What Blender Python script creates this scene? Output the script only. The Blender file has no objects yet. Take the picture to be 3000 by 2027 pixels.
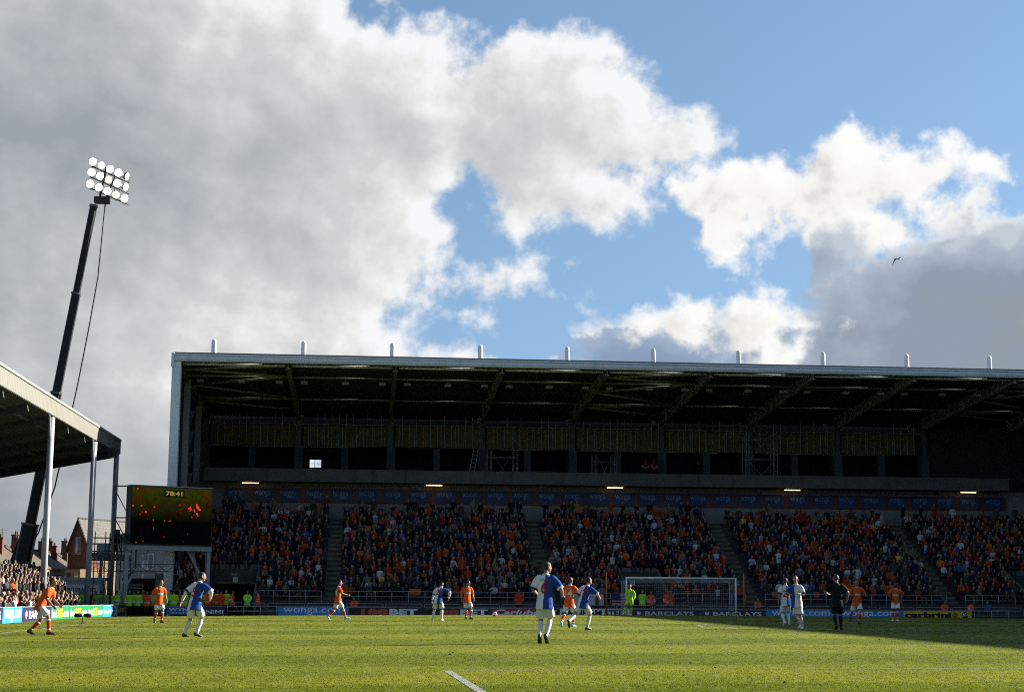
import bpy, bmesh, math, random
import numpy as np
from mathutils import Vector, Matrix
from mathutils.bvhtree import BVHTree

SC = bpy.context.scene
COL = SC.collection
RAD = math.radians

# ------------------------------------------------------------------ camera
def camera():
    psi, th, ro = RAD(5.30), RAD(8.87), RAD(0.4)
    F = Vector((math.sin(psi) * math.cos(th), math.cos(psi) * math.cos(th), math.sin(th)))
    R0 = Vector((math.cos(psi), -math.sin(psi), 0)); U0 = R0.cross(F)
    R = R0 * math.cos(ro) + U0 * math.sin(ro); U = U0 * math.cos(ro) - R0 * math.sin(ro)
    cd = bpy.data.cameras.new('camera'); co = bpy.data.objects.new('camera', cd); COL.objects.link(co)
    m = Matrix(((R.x, U.x, -F.x, 0), (R.y, U.y, -F.y, 0), (R.z, U.z, -F.z, 1.1), (0, 0, 0, 1)))
    co.matrix_world = m
    cd.sensor_fit = 'HORIZONTAL'; cd.sensor_width = 36; cd.lens = 36 * 4664 / 3000
    cd.clip_start = 0.5; cd.clip_end = 20000
    SC.camera = co
camera()
EXPO = 1.7
vs = SC.view_settings
vs.view_transform = 'Standard'; vs.look = 'None'; vs.exposure = EXPO; vs.gamma = 1.0; vs.use_curve_mapping = False
SC.cycles.max_bounces = 6; SC.cycles.diffuse_bounces = 3; SC.cycles.glossy_bounces = 2
SC.cycles.transmission_bounces = 3; SC.cycles.transparent_max_bounces = 8
SC.cycles.filter_width = 1.0
SC.cycles.caustics_reflective = False; SC.cycles.caustics_refractive = False
SC.cycles.sample_clamp_indirect = 4.0
SC.cycles.use_adaptive_sampling = True; SC.cycles.adaptive_threshold = 0.006; SC.cycles.adaptive_min_samples = 12
SC.cycles.use_denoising = False

# direction towards the sun: right of the picture and beyond the far stand
SUN = Vector((2.3, 0.65, 1.0)).normalized()
SUN_EL = math.asin(SUN.z); SUN_AZ = math.atan2(SUN.x, SUN.y)

sl = bpy.data.lights.new('sun', 'SUN'); so = bpy.data.objects.new('sun', sl); COL.objects.link(so)
sl.energy = 5.0; sl.angle = RAD(0.5); sl.color = (1.0, 0.93, 0.80)
so.location = (300, 150, 140)
so.rotation_euler = (-SUN).to_track_quat('-Z', 'Y').to_euler()

# ------------------------------------------------------------------ sky
def lin(r, g, b):
    f = lambda c: ((c / 255 + 0.055) / 1.055) ** 2.4 if c > 10.3 else c / 255 / 12.92
    return (f(r), f(g), f(b))

def build_sky():
    w = bpy.data.worlds.new('World'); SC.world = w; w.use_nodes = True
    nt = w.node_tree; nt.nodes.clear()
    w.cycles.sampling_method = 'MANUAL'; w.cycles.sample_map_resolution = 256

    class G:                                   # small helper for node arithmetic
        def __init__(s, t): s.t = t
        def n(s, k, **kw):
            x = s.t.nodes.new(k)
            for a, b in kw.items(): setattr(x, a, b)
            return x
        def put(s, sock, v):
            if isinstance(v, bpy.types.NodeSocket): s.t.links.new(v, sock)
            else: sock.default_value = v
        def m(s, op, *a, clamp=False):
            x = s.n('ShaderNodeMath', operation=op, use_clamp=clamp)
            for i, v in enumerate(a): s.put(x.inputs[i], v)
            return x.outputs[0]
        def v(s, op, *a):
            x = s.n('ShaderNodeVectorMath', operation=op)
            for i, v in enumerate(a): s.put(x.inputs[i], v)
            return x.outputs['Value'] if op in ('LENGTH', 'DOT_PRODUCT', 'DISTANCE') else x.outputs['Vector']
        def xyz(s, x_, y_, z_=0.0):
            x = s.n('ShaderNodeCombineXYZ')
            for i, v in enumerate((x_, y_, z_)): s.put(x.inputs[i], v)
            return x.outputs[0]
        def sep(s, v):
            x = s.n('ShaderNodeSeparateXYZ'); s.put(x.inputs[0], v); return x.outputs
        def ramp(s, x_, a, b, c=0.0, d=1.0, smooth=True):
            x = s.n('ShaderNodeMapRange', interpolation_type='SMOOTHSTEP' if smooth else 'LINEAR')
            for i, v in enumerate((x_, a, b, c, d)): s.put(x.inputs[i], v)
            return x.outputs[0]
        def noise(s, vec, scale, detail, rough=0.55, dist=0.0, lac=2.0):
            x = s.n('ShaderNodeTexNoise', noise_dimensions='3D', normalize=True)
            s.put(x.inputs['Vector'], vec); x.inputs['Scale'].default_value = scale
            x.inputs['Detail'].default_value = detail; x.inputs['Roughness'].default_value = rough
            x.inputs['Lacunarity'].default_value = lac; x.inputs['Distortion'].default_value = dist
            return x.outputs['Fac'], x.outputs['Color']
        def mix(s, f, a, b):
            x = s.n('ShaderNodeMix', data_type='RGBA'); s.put(x.inputs[0], f)
            s.put(x.inputs[6], a if isinstance(a, bpy.types.NodeSocket) else (*a, 1)); s.put(x.inputs[7], b if isinstance(b, bpy.types.NodeSocket) else (*b, 1))
            return x.outputs[2]

    # a cloud bank: ellipses in azimuth/elevation (degrees), broken up by noise
    def field(name, blobs, holes, warp, amp, scale):
        g = bpy.data.node_groups.new(name, 'ShaderNodeTree')
        g.interface.new_socket('Vector', in_out='INPUT', socket_type='NodeSocketVector')
        g.interface.new_socket('Field', in_out='OUTPUT', socket_type='NodeSocketFloat')
        g.interface.new_socket('Soft', in_out='OUTPUT', socket_type='NodeSocketFloat')
        k = G(g); gi = g.nodes.new('NodeGroupInput'); go = g.nodes.new('NodeGroupOutput')
        p = gi.outputs[0]
        _, wc = k.noise(p, scale * 0.6, 2, 0.55)
        wv = k.v('SCALE', k.v('SUBTRACT', wc, (0.5, 0.5, 0.5)), )
        wv.node.inputs['Scale'].default_value = warp
        q = k.v('ADD', p, wv)
        qs = k.sep(q); q = k.xyz(qs[0], qs[1], 0.0)
        def ell(c):
            x, y, rx, ry = c[:4]; a = RAD(c[4] if len(c) > 4 else 0)
            d = k.v('SUBTRACT', q, (x, y, 0))
            s_ = k.sep(d)
            if a:
                ca, sa = math.cos(a), math.sin(a)
                X = k.v('DOT_PRODUCT', d, (ca / rx, sa / rx, 0)); Y = k.v('DOT_PRODUCT', d, (-sa / ry, ca / ry, 0))
                L = k.v('LENGTH', k.xyz(X, Y))
            else:
                L = k.v('LENGTH', k.v('MULTIPLY', d, (1 / rx, 1 / ry, 0)))
            return k.m('MULTIPLY', k.m('SUBTRACT', 1.0, L), min(rx, ry))
        D = None
        for b in blobs:
            e = ell(b); D = e if D is None else k.m('SMOOTH_MAX', D, e, 0.7)
        for h in holes:
            e = k.m('MULTIPLY', ell(h), -1.0); D = k.m('SMOOTH_MIN', D, e, 0.35)
        f1, _ = k.noise(p, scale, 7, 0.54, lac=2.25)
        f2, _ = k.noise(p, scale * 0.42, 1, 0.5)
        nn = k.m('ADD', k.m('MULTIPLY', k.m('SUBTRACT', f1, 0.5), amp), k.m('MULTIPLY', k.m('SUBTRACT', f2, 0.5), amp * 0.9))
        F = k.m('ADD', D, nn)
        g.links.new(F, go.inputs[0]); g.links.new(D, go.inputs[1])
        return g

    k = G(nt)
    tc = k.n('ShaderNodeTexCoord')
    d = k.v('NORMALIZE', tc.outputs['Generated'])
    s = k.sep(d)
    az = k.m('MULTIPLY', k.m('ARCTAN2', s[0], s[1]), 57.2958)
    el = k.m('MULTIPLY', k.m('ARCSINE', s[2]), 57.2958)
    P = k.xyz(az, el, 0.0)
    BGS = 0.05
    inv = 2 ** -EXPO / BGS
    sky = k.n('ShaderNodeTexSky', sky_type='NISHITA')
    sky.sun_disc = False; sky.sun_elevation = SUN_EL; sky.sun_rotation = SUN_AZ
    sv = k.xyz(s[0], s[1], k.m("ADD", k.m("MULTIPLY", k.m("MAXIMUM", s[2], 0.0), 0.62), 0.17)); k.put(sky.inputs[0], k.v("NORMALIZE", sv))
    sky.air_density = 1.0; sky.dust_density = 0.2; sky.ozone_density = 2.0; sky.altitude = 20
    SKY_S = 0.055 * 2 ** (1.35 - EXPO) / BGS
    sk = k.n('ShaderNodeMix', data_type='RGBA', blend_type='MULTIPLY'); sk.inputs[0].default_value = 1
    nt.links.new(sky.outputs[0], sk.inputs[6]); sk.inputs[7].default_value = (SKY_S * 1.10, SKY_S * 1.14, SKY_S * 1.13, 1)
    col = sk.outputs[2]
    def layer(col, name, blobs, holes, edge, warp, amp, scale, stops, depth, sun=(1.5, 0.9), alpha=1.0, power=1.0, vary=0.0, relief=0.45):
        g = field(name, blobs, holes, warp, amp, scale)
        def at(vec):
            x = k.n('ShaderNodeGroup', node_tree=g); k.put(x.inputs[0], vec); return x.outputs
        f0 = at(P)
        f1 = at(k.v('ADD', P, (sun[0] * 0.5, sun[1] * 0.5, 0)))
        cover = k.ramp(f0[0], -edge * 0.35, edge)
        if alpha != 1.0: cover = k.m('MULTIPLY', cover, alpha)
        thick = k.m('ADD', k.m('MULTIPLY', k.m('MAXIMUM', f1[0], 0.0), 0.7), k.m('MULTIPLY', k.m('MAXIMUM', f0[1], 0.0), 0.3))
        t = k.ramp(thick, 0.0, depth, 0.0, 1.0, smooth=False)
        if vary:
            vn, _ = k.noise(k.xyz(k.m('ADD', k.m('MULTIPLY', az, 0.45), k.m('MULTIPLY', el, -0.35)), k.m('ADD', el, k.m('MULTIPLY', az, 0.35))), vary, 5, 0.55)
            t = k.m('ADD', t, k.m('MULTIPLY', k.m('SUBTRACT', vn, 0.5), k.m('ADD', k.m('MULTIPLY', t, 1.05), 0.12)))
        if power != 1.0: t = k.m('POWER', t, power)
        rel = k.m('MULTIPLY', k.m('SUBTRACT', f1[0], f0[0]), relief / depth)   # billows: the side away from the sun is greyer
        t = k.m('MAXIMUM', k.m('ADD', t, rel), 0.0)
        r = k.n('ShaderNodeValToRGB'); nt.links.new(t, r.inputs[0])
        while len(r.color_ramp.elements) < len(stops): r.color_ramp.elements.new(0.5)
        for e, (pos, c) in zip(r.color_ramp.elements, stops):
            e.position = pos; e.color = (*[x * inv for x in lin(*c)], 1)
        return k.mix(cover, col, r.outputs[0])
    A= [(-4.07, 12.21, 7.14, 5.39), (-0.59, 12.96, 2.54, 1.74), (-1.18, 11.06, 3.17, 2.38), (-3.33, 8.79, 5.71, 2.54), (-11.58, 14.53, 12.05, 9.83), (-13.89, 3.54, 14.27, 8.25), (-8.19, 6.76, 4.76, 3.17), (-3.25, 16.29, 6.66, 5.23), (1.44, 17.0, 6.66, 3.41), (5.21, 16.98, 5.23, 3.17), (9.47, 16.5, 3.01, 1.74), (8.16, 19.22, 2.38, 1.27, -10), (11.42, 16.7, 2.38, 1.11, -12), (7.18, 14.8, 4.28, 1.35, 3), (10.27, 14.31, 1.67, 0.52, 4), (-3.09, 11.31, 5.23, 2.7), (1.04, 12.37, 1.74, 0.95), (2.5, 11.58, 3.81, 0.98, -3), (-1.77, 9.15, 4.76, 1.43), (3.98, 9.02, 3.17, 1.24)]
    AH= [(9.8, 18.51, 0.95, 0.35, -10), (2.69, 9.56, 1.11, 0.35), (6.71, 9.67, 0.48, 0.63)]
    W= [(18.52, 14.36, 3.17, 1.27), (18.79, 12.96, 4.12, 1.27), (22.11, 12.49, 4.44, 1.35), (14.91, 14.2, 2.38, 1.19), (19.42, 13.52, 2.54, 0.73), (21.84, 13.23, 3.01, 0.63), (23.48, 13.31, 1.43, 0.73), (13.96, 14.38, 1.67, 1.11), (15.55, 14.49, 2.38, 0.98, 25), (17.47, 15.71, 1.19, 1.14), (17.94, 16.71, 0.41, 0.67), (17.2, 14.42, 2.7, 1.11, 10), (12.98, 12.77, 0.82, 0.98, 60), (20.07, 14.5, 2.06, 0.87, 10), (22.27, 14.67, 1.11, 0.82), (20.95, 13.54, 3.65, 0.67), (12.2, 13.8, 1.19, 0.51)]
    WH= [(23.06, 14.01, 0.48, 0.22)]
    B= [(21.42, 10.09, 5.23, 3.41), (22.86, 5.33, 11.1, 5.23), (24.78, 9.78, 6.66, 3.81), (17.14, 12.03, 1.27, 1.19), (16.57, 10.73, 0.95, 0.71), (18.51, 8.5, 2.54, 1.74)]
    D= [(11.81, 8.15, 4.36, 1.9), (13.04, 5.78, 7.93, 3.01), (10.23, 8.72, 2.93, 1.4), (6.79, 8.64, 0.56, 0.41), (16.19, 8.09, 3.17, 1.74)]
    C= [(14.2, 9.61, 2.38, 1.14, 8), (12.31, 10.11, 1.11, 0.67), (15.31, 10.29, 1.19, 0.71), (9.92, 9.59, 0.63, 0.41), (15.43, 8.73, 1.19, 0.63, 45)]
    # broken cloud over the rest of the dome, dimmed to deepen shade below
    gn, _ = k.noise(k.v('MULTIPLY', d, (1, 1, 2.2)), 2.6, 8, 0.55)
    away = k.m('MAXIMUM', k.ramp(k.m('ABSOLUTE', k.m('SUBTRACT', az, 5.0)), 21.0, 34.0), k.ramp(el, 22.5, 32.0))
    gc = k.m('MULTIPLY', k.m('MULTIPLY', k.ramp(gn, 0.50, 0.64), away), 0.85)
    gr = k.ramp(gn, 0.52, 0.74, 0.46, 0.20)
    gcol = k.v('SCALE', (1.0, 1.0, 1.02)); k.put(gcol.node.inputs['Scale'], k.m('MULTIPLY', gr, inv))
    col = k.mix(gc, col, gcol)
    col0 = col
    col = layer(col, 'bank_main', A, AH, 0.75, 2.2, 4.6, 0.42,
                [(0.0, (247, 248, 249)), (0.11, (234, 234, 232)), (0.28, (210, 212, 212)), (0.58, (186, 190, 194)), (1.0, (157, 164, 171))], 7.4, vary=0.30, relief=0.6)
    colA = col
    col = layer(col, 'bank_right', W, WH, 0.55, 1.7, 2.8, 0.66,
                [(0.0, (253, 253, 252)), (0.35, (246, 245, 241)), (0.8, (206, 203, 200)), (1.0, (185, 184, 186))], 2.4, vary=0.5)
    col = layer(col, 'bank_low', D, [], 0.4, 1.2, 1.8, 0.7,
                [(0.0, (226, 232, 238)), (0.07, (165, 183, 206)), (0.4, (140, 160, 188)), (1.0, (138, 152, 174))], 2.6)
    col = layer(col, 'bank_grey', B, [], 0.6, 1.9, 2.6, 0.66,
                [(0.0, (196, 204, 215)), (0.10, (172, 183, 199)), (0.40, (146, 158, 175)), (0.8, (150, 157, 166)), (1.0, (160, 163, 166))], 5.0, vary=0.3)
    col = layer(col, 'bank_puff', C, [], 0.55, 1.5, 2.6, 0.8,
                [(0.0, (252, 252, 250)), (0.4, (238, 236, 230)), (1.0, (190, 192, 196))], 1.8)
    def bgd(c):
        b = k.n('ShaderNodeBackground'); k.put(b.inputs[0], c); b.inputs[1].default_value = BGS; return b.outputs[0]
    def pick(f, a, b):
        x = k.n('ShaderNodeMixShader'); k.put(x.inputs[0], f); nt.links.new(a, x.inputs[1]); nt.links.new(b, x.inputs[2]); return x.outputs[0]
    # three branches of the same sky (the node system skips the branches it does not need)
    near = pick(k.m('GREATER_THAN', az, 4.6), bgd(colA), bgd(col))
    inside = k.m('MULTIPLY', k.m('LESS_THAN', k.m('ABSOLUTE', k.m('SUBTRACT', az, 5.0)), 36.0), k.m('LESS_THAN', el, 33.0))
    out = k.n('ShaderNodeOutputWorld'); nt.links.new(pick(inside, bgd(col0), near), out.inputs[0])
build_sky()

# ------------------------------------------------------------------ helpers
rnd = random.Random(11)
def gz(x, y):                                  # crowned pitch
    u = max(-1.2, min(1.2, (x - 21) / 32)); v = max(0, min(1.06, (y - 55) / 51))
    return 0.04 - 0.22 * u * u - 0.25 * v ** 4

MATS = {}
def mat(name, rgb, rough=0.65, var=0.12, scale=2.5, bump=0.0, bscale=40.0, metal=0.0, spec=0.4, emit=0.0, srgb=False, dirt=0.0):
    if name in MATS: return MATS[name]
    if srgb: rgb = lin(*rgb)
    m = bpy.data.materials.new(name); m.use_nodes = True; nt = m.node_tree
    b = nt.nodes['Principled BSDF']
    b.inputs['Base Color'].default_value = (*rgb, 1); b.inputs['Roughness'].default_value = rough
    b.inputs['Metallic'].default_value = metal; b.inputs['Specular IOR Level'].default_value = spec
    if emit:
        b.inputs['Emission Color'].default_value = (*rgb, 1); b.inputs['Emission Strength'].default_value = emit
    if var or bump or dirt:
        geo = nt.nodes.new('ShaderNodeNewGeometry')
    if var or dirt:
        n = nt.nodes.new('ShaderNodeTexNoise'); n.inputs['Scale'].default_value = scale; n.inputs['Detail'].default_value = 5
        n.inputs['Roughness'].default_value = 0.6
        nt.links.new(geo.outputs['Position'], n.inputs['Vector'])
        mr = nt.nodes.new('ShaderNodeMapRange'); nt.links.new(n.outputs['Fac'], mr.inputs[0])
        mr.inputs[1].default_value = 0.3; mr.inputs[2].default_value = 0.7; mr.inputs[3].default_value = 1 - var; mr.inputs[4].default_value = 1 + var
        mx = nt.nodes.new('ShaderNodeVectorMath'); mx.operation = 'SCALE'; mx.inputs[0].default_value = rgb
        nt.links.new(mr.outputs[0], mx.inputs['Scale'])
        src = mx.outputs[0]
        if dirt:                                # streaks of weathering with a shape of their own
            mp = nt.nodes.new('ShaderNodeMapping'); mp.inputs['Scale'].default_value = (1.6, 1.6, 0.25)
            nt.links.new(geo.outputs['Position'], mp.inputs['Vector'])
            d = nt.nodes.new('ShaderNodeTexNoise'); d.inputs['Scale'].default_value = 1.2; d.inputs['Detail'].default_value = 6
            nt.links.new(mp.outputs[0], d.inputs['Vector'])
            r = nt.nodes.new('ShaderNodeMapRange'); nt.links.new(d.outputs['Fac'], r.inputs[0])
            r.inputs[1].default_value = 0.5; r.inputs[2].default_value = 0.72; r.inputs[3].default_value = 1.0; r.inputs[4].default_value = 1 - dirt
            m2 = nt.nodes.new('ShaderNodeVectorMath'); m2.operation = 'SCALE'; nt.links.new(src, m2.inputs[0]); nt.links.new(r.outputs[0], m2.inputs['Scale'])
            src = m2.outputs[0]
        nt.links.new(src, b.inputs['Base Color'])
    if bump:
        n2 = nt.nodes.new('ShaderNodeTexNoise'); n2.inputs['Scale'].default_value = bscale; n2.inputs['Detail'].default_value = 3
        nt.links.new(geo.outputs['Position'], n2.inputs['Vector'])
        bp = nt.nodes.new('ShaderNodeBump'); bp.inputs['Strength'].default_value = bump; bp.inputs['Distance'].default_value = 0.02
        nt.links.new(n2.outputs['Fac'], bp.inputs['Height']); nt.links.new(bp.outputs[0], b.inputs['Normal'])
    MATS[name] = m
    return m

def tag(o, label=None, cat=None, group=None, kind=None):
    if label: o['label'] = label
    if cat: o['category'] = cat
    if group: o['group'] = group
    if kind: o['kind'] = kind
    return o
def empty(name, loc=(0, 0, 0), rz=0.0, **kw):
    o = bpy.data.objects.new(name, None); COL.objects.link(o); o.location = loc; o.rotation_euler.z = rz
    o.empty_display_size = 0.2
    return tag(o, **kw)
def link(name, me, parent=None, loc=None, rz=0.0, **kw):
    o = bpy.data.objects.new(name, me); COL.objects.link(o)
    if parent: o.parent = parent
    if loc is not None: o.location = loc
    if rz: o.rotation_euler.z = rz
    return tag(o, **kw)
def copy_tree(o, parent=None, mats=None):
    c = o.copy(); COL.objects.link(c); c.parent = parent
    for ch in o.children: copy_tree(ch, c)
    return c

BOXF = ((0, 3, 2, 1), (4, 5, 6, 7), (0, 1, 5, 4), (1, 2, 6, 5), (2, 3, 7, 6), (3, 0, 4, 7))
class MB:
    def __init__(s): s.v = []; s.f = []; s.mi = []; s.cur = 0
    def add(s, vs, fs):
        k = len(s.v); s.v += [tuple(x) for x in vs]
        for f in fs: s.f.append(tuple(i + k for i in f)); s.mi.append(s.cur)
        return s
    def box(s, x0, x1, y0, y1, z0, z1):
        return s.add([(x0, y0, z0), (x1, y0, z0), (x1, y1, z0), (x0, y1, z0), (x0, y0, z1), (x1, y0, z1), (x1, y1, z1), (x0, y1, z1)], BOXF)
    def beam(s, a, b, w, h, up=(0, 0, 1)):
        a = Vector(a); b = Vector(b); d = (b - a).normalized(); u = Vector(up)
        if abs(d.dot(u)) > 0.98: u = Vector((0, 1, 0))
        r = d.cross(u).normalized() * (w / 2); u = r.cross(d).normalized() * (h / 2)
        vs = [a - r - u, a + r - u, b + r - u, b - r - u, a - r + u, a + r + u, b + r + u, b - r + u]
        return s.add(vs, BOXF)
    def tube(s, pts, rs, n=8, cap=True):
        pts = [Vector(p) for p in pts]
        if not hasattr(rs, '__len__'): rs = [rs] * len(pts)
        k = len(s.v); up = None; m = len(pts)
        for i, p in enumerate(pts):
            d = (pts[min(i + 1, m - 1)] - pts[max(i - 1, 0)]).normalized()
            if up is None or abs(up.dot(d)) > 0.999:
                up = Vector((0, 0, 1)) if abs(d.z) < 0.9 else Vector((0, 1, 0))
            r = d.cross(up).normalized(); up = r.cross(d).normalized()
            for j in range(n):
                a = 2 * math.pi * j / n
                s.v.append(tuple(p + (r * math.cos(a) + up * math.sin(a)) * rs[i]))
        for i in range(m - 1):
            for j in range(n):
                j2 = (j + 1) % n
                s.f.append((k + i * n + j, k + i * n + j2, k + (i + 1) * n + j2, k + (i + 1) * n + j)); s.mi.append(s.cur)
        if cap:
            s.f.append(tuple(k + j for j in range(n))[::-1]); s.mi.append(s.cur)
            s.f.append(tuple(k + (m - 1) * n + j for j in range(n))); s.mi.append(s.cur)
        return s
    def rings(s, rings, cap=True):
        k = len(s.v); n = len(rings[0]); m = len(rings)
        for r in rings: s.v += [tuple(p) for p in r]
        for i in range(m - 1):
            for j in range(n):
                j2 = (j + 1) % n
                s.f.append((k + i * n + j, k + i * n + j2, k + (i + 1) * n + j2, k + (i + 1) * n + j)); s.mi.append(s.cur)
        if cap:
            s.f.append(tuple(k + j for j in range(n))[::-1]); s.mi.append(s.cur)
            s.f.append(tuple(k + (m - 1) * n + j for j in range(n))); s.mi.append(s.cur)
        return s
    def prism(s, poly, ax, a, b):                # polygon in the two other axes, extruded along ax
        def P(q, t):
            return (t, q[0], q[1]) if ax == 'x' else (q[0], t, q[1]) if ax == 'y' else (q[0], q[1], t)
        n = len(poly); vs = [P(q, a) for q in poly] + [P(q, b) for q in poly]
        fs = [tuple(range(n))[::-1], tuple(range(n, 2 * n))] + [(i, (i + 1) % n, n + (i + 1) % n, n + i) for i in range(n)]
        return s.add(vs, fs)
    def mesh(s, name, mats, smooth=False, fix=True):
        me = bpy.data.meshes.new(name); me.from_pydata(s.v, [], s.f)
        for m in (mats if isinstance(mats, (list, tuple)) else [mats]): me.materials.append(m)
        if any(s.mi): me.polygons.foreach_set('material_index', s.mi)
        if fix:
            bm = bmesh.new(); bm.from_mesh(me); bmesh.ops.recalc_face_normals(bm, faces=bm.faces); bm.to_mesh(me); bm.free()
        if smooth: me.polygons.foreach_set('use_smooth', [True] * len(me.polygons))
        me.update(); return me
    def build(s, name, mats, parent=None, loc=None, rz=0.0, smooth=False, **kw):
        return link(name, s.mesh(name, mats, smooth), parent, loc, rz, **kw)
def box(name, m, parent, *d, **kw): return MB().box(*d).build(name, m, parent, **kw)
def bar(name, m, parent, a, b, w, h, **kw): return MB().beam(a, b, w, h).build(name, m, parent, **kw)
def pipe(name, m, parent, pts, r, n=8, **kw): return MB().tube(pts, r, n).build(name, m, parent, smooth=True, **kw)

# lettering: flat print as thin meshes; local x runs along the text, local z up, faces -y
_TXT = {}
LAB = bpy.data.scenes.new('workbench')          # scratch scene where meshes are evaluated, removed at the end
def evaluated(o):
    LAB.collection.objects.link(o); vl = LAB.view_layers[0]; vl.update()
    me = bpy.data.meshes.new_from_object(o.evaluated_get(vl.depsgraph)); bpy.data.objects.remove(o); return me
def text_mesh(s, bold=0.0, shear=0.0, width=1.0):
    key = (s, bold, shear, width)
    if key in _TXT: return _TXT[key]
    c = bpy.data.curves.new('lettering', 'FONT'); c.body = s; c.resolution_u = 3; c.offset = bold; c.shear = shear
    o = bpy.data.objects.new('lettering', c)
    me = evaluated(o); bpy.data.curves.remove(c)
    co = np.zeros(len(me.vertices) * 3); me.vertices.foreach_get('co', co); co = co.reshape(-1, 3)
    lo, hi = co.min(0), co.max(0)
    _TXT[key] = (me, lo, hi); return _TXT[key]
def lettering(s, m, parent, x0, x1, z0, z1, y, bold=0.0, shear=0.0, flip=1, name='lettering', **kw):
    """fit the text into x0..x1, z0..z1 on the plane y (facing -y)."""
    me, lo, hi = text_mesh(s, bold, shear)
    key = (s, bold, shear, m.name, round(x1 - x0, 3), round(z1 - z0, 3))
    if key not in _TXT:
        me2 = me.copy(); me2.materials.clear(); me2.materials.append(m)
        co = np.zeros(len(me.vertices) * 3); me.vertices.foreach_get('co', co); co = co.reshape(-1, 3)
        p = np.zeros_like(co)
        p[:, 0] = (co[:, 0] - lo[0]) / (hi[0] - lo[0]) * (x1 - x0); p[:, 2] = (co[:, 1] - lo[1]) / (hi[1] - lo[1]) * (z1 - z0)
        me2.vertices.foreach_set('co', p.ravel()); me2.update(); _TXT[key] = me2
    return link(name, _TXT[key], parent, loc=(x0, y, z0), **kw)

ORD = 'first second third fourth fifth sixth seventh eighth ninth tenth eleventh twelfth thirteenth fourteenth fifteenth sixteenth seventeenth eighteenth nineteenth twentieth'.split()
TENS = {2: 'twenty', 3: 'thirty', 4: 'forty', 5: 'fifty', 6: 'sixty', 7: 'seventy', 8: 'eighty', 9: 'ninety'}
TENTH = {2: 'twentieth', 3: 'thirtieth', 4: 'fortieth', 5: 'fiftieth', 6: 'sixtieth', 7: 'seventieth', 8: 'eightieth', 9: 'ninetieth'}
def nth(i):                                    # 1 -> first
    if i <= 20: return ORD[i - 1]
    if i >= 100: return 'hundred-and-' + nth(i - 100) if i > 100 else 'hundredth'
    return TENTH[i // 10] if i % 10 == 0 else TENS[i // 10] + '-' + ORD[i % 10 - 1]

# ------------------------------------------------------------------ ground, pitch, lines
GOAL_X, LEFT_X, RIGHT_X, FAR_Y, NEAR_Y = 21.3, -11.0, 53.6, 106.0, 5.0
def grid_sheet(xs, ys, dz):
    m = MB(); nx = len(xs)
    m.v = [(x, y, gz(x, y) + dz) for y in ys for x in xs]
    for j in range(len(ys) - 1):
        for i in range(nx - 1):
            m.f.append((j * nx + i, j * nx + i + 1, (j + 1) * nx + i + 1, (j + 1) * nx + i)); m.mi.append(0)
    return m

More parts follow.
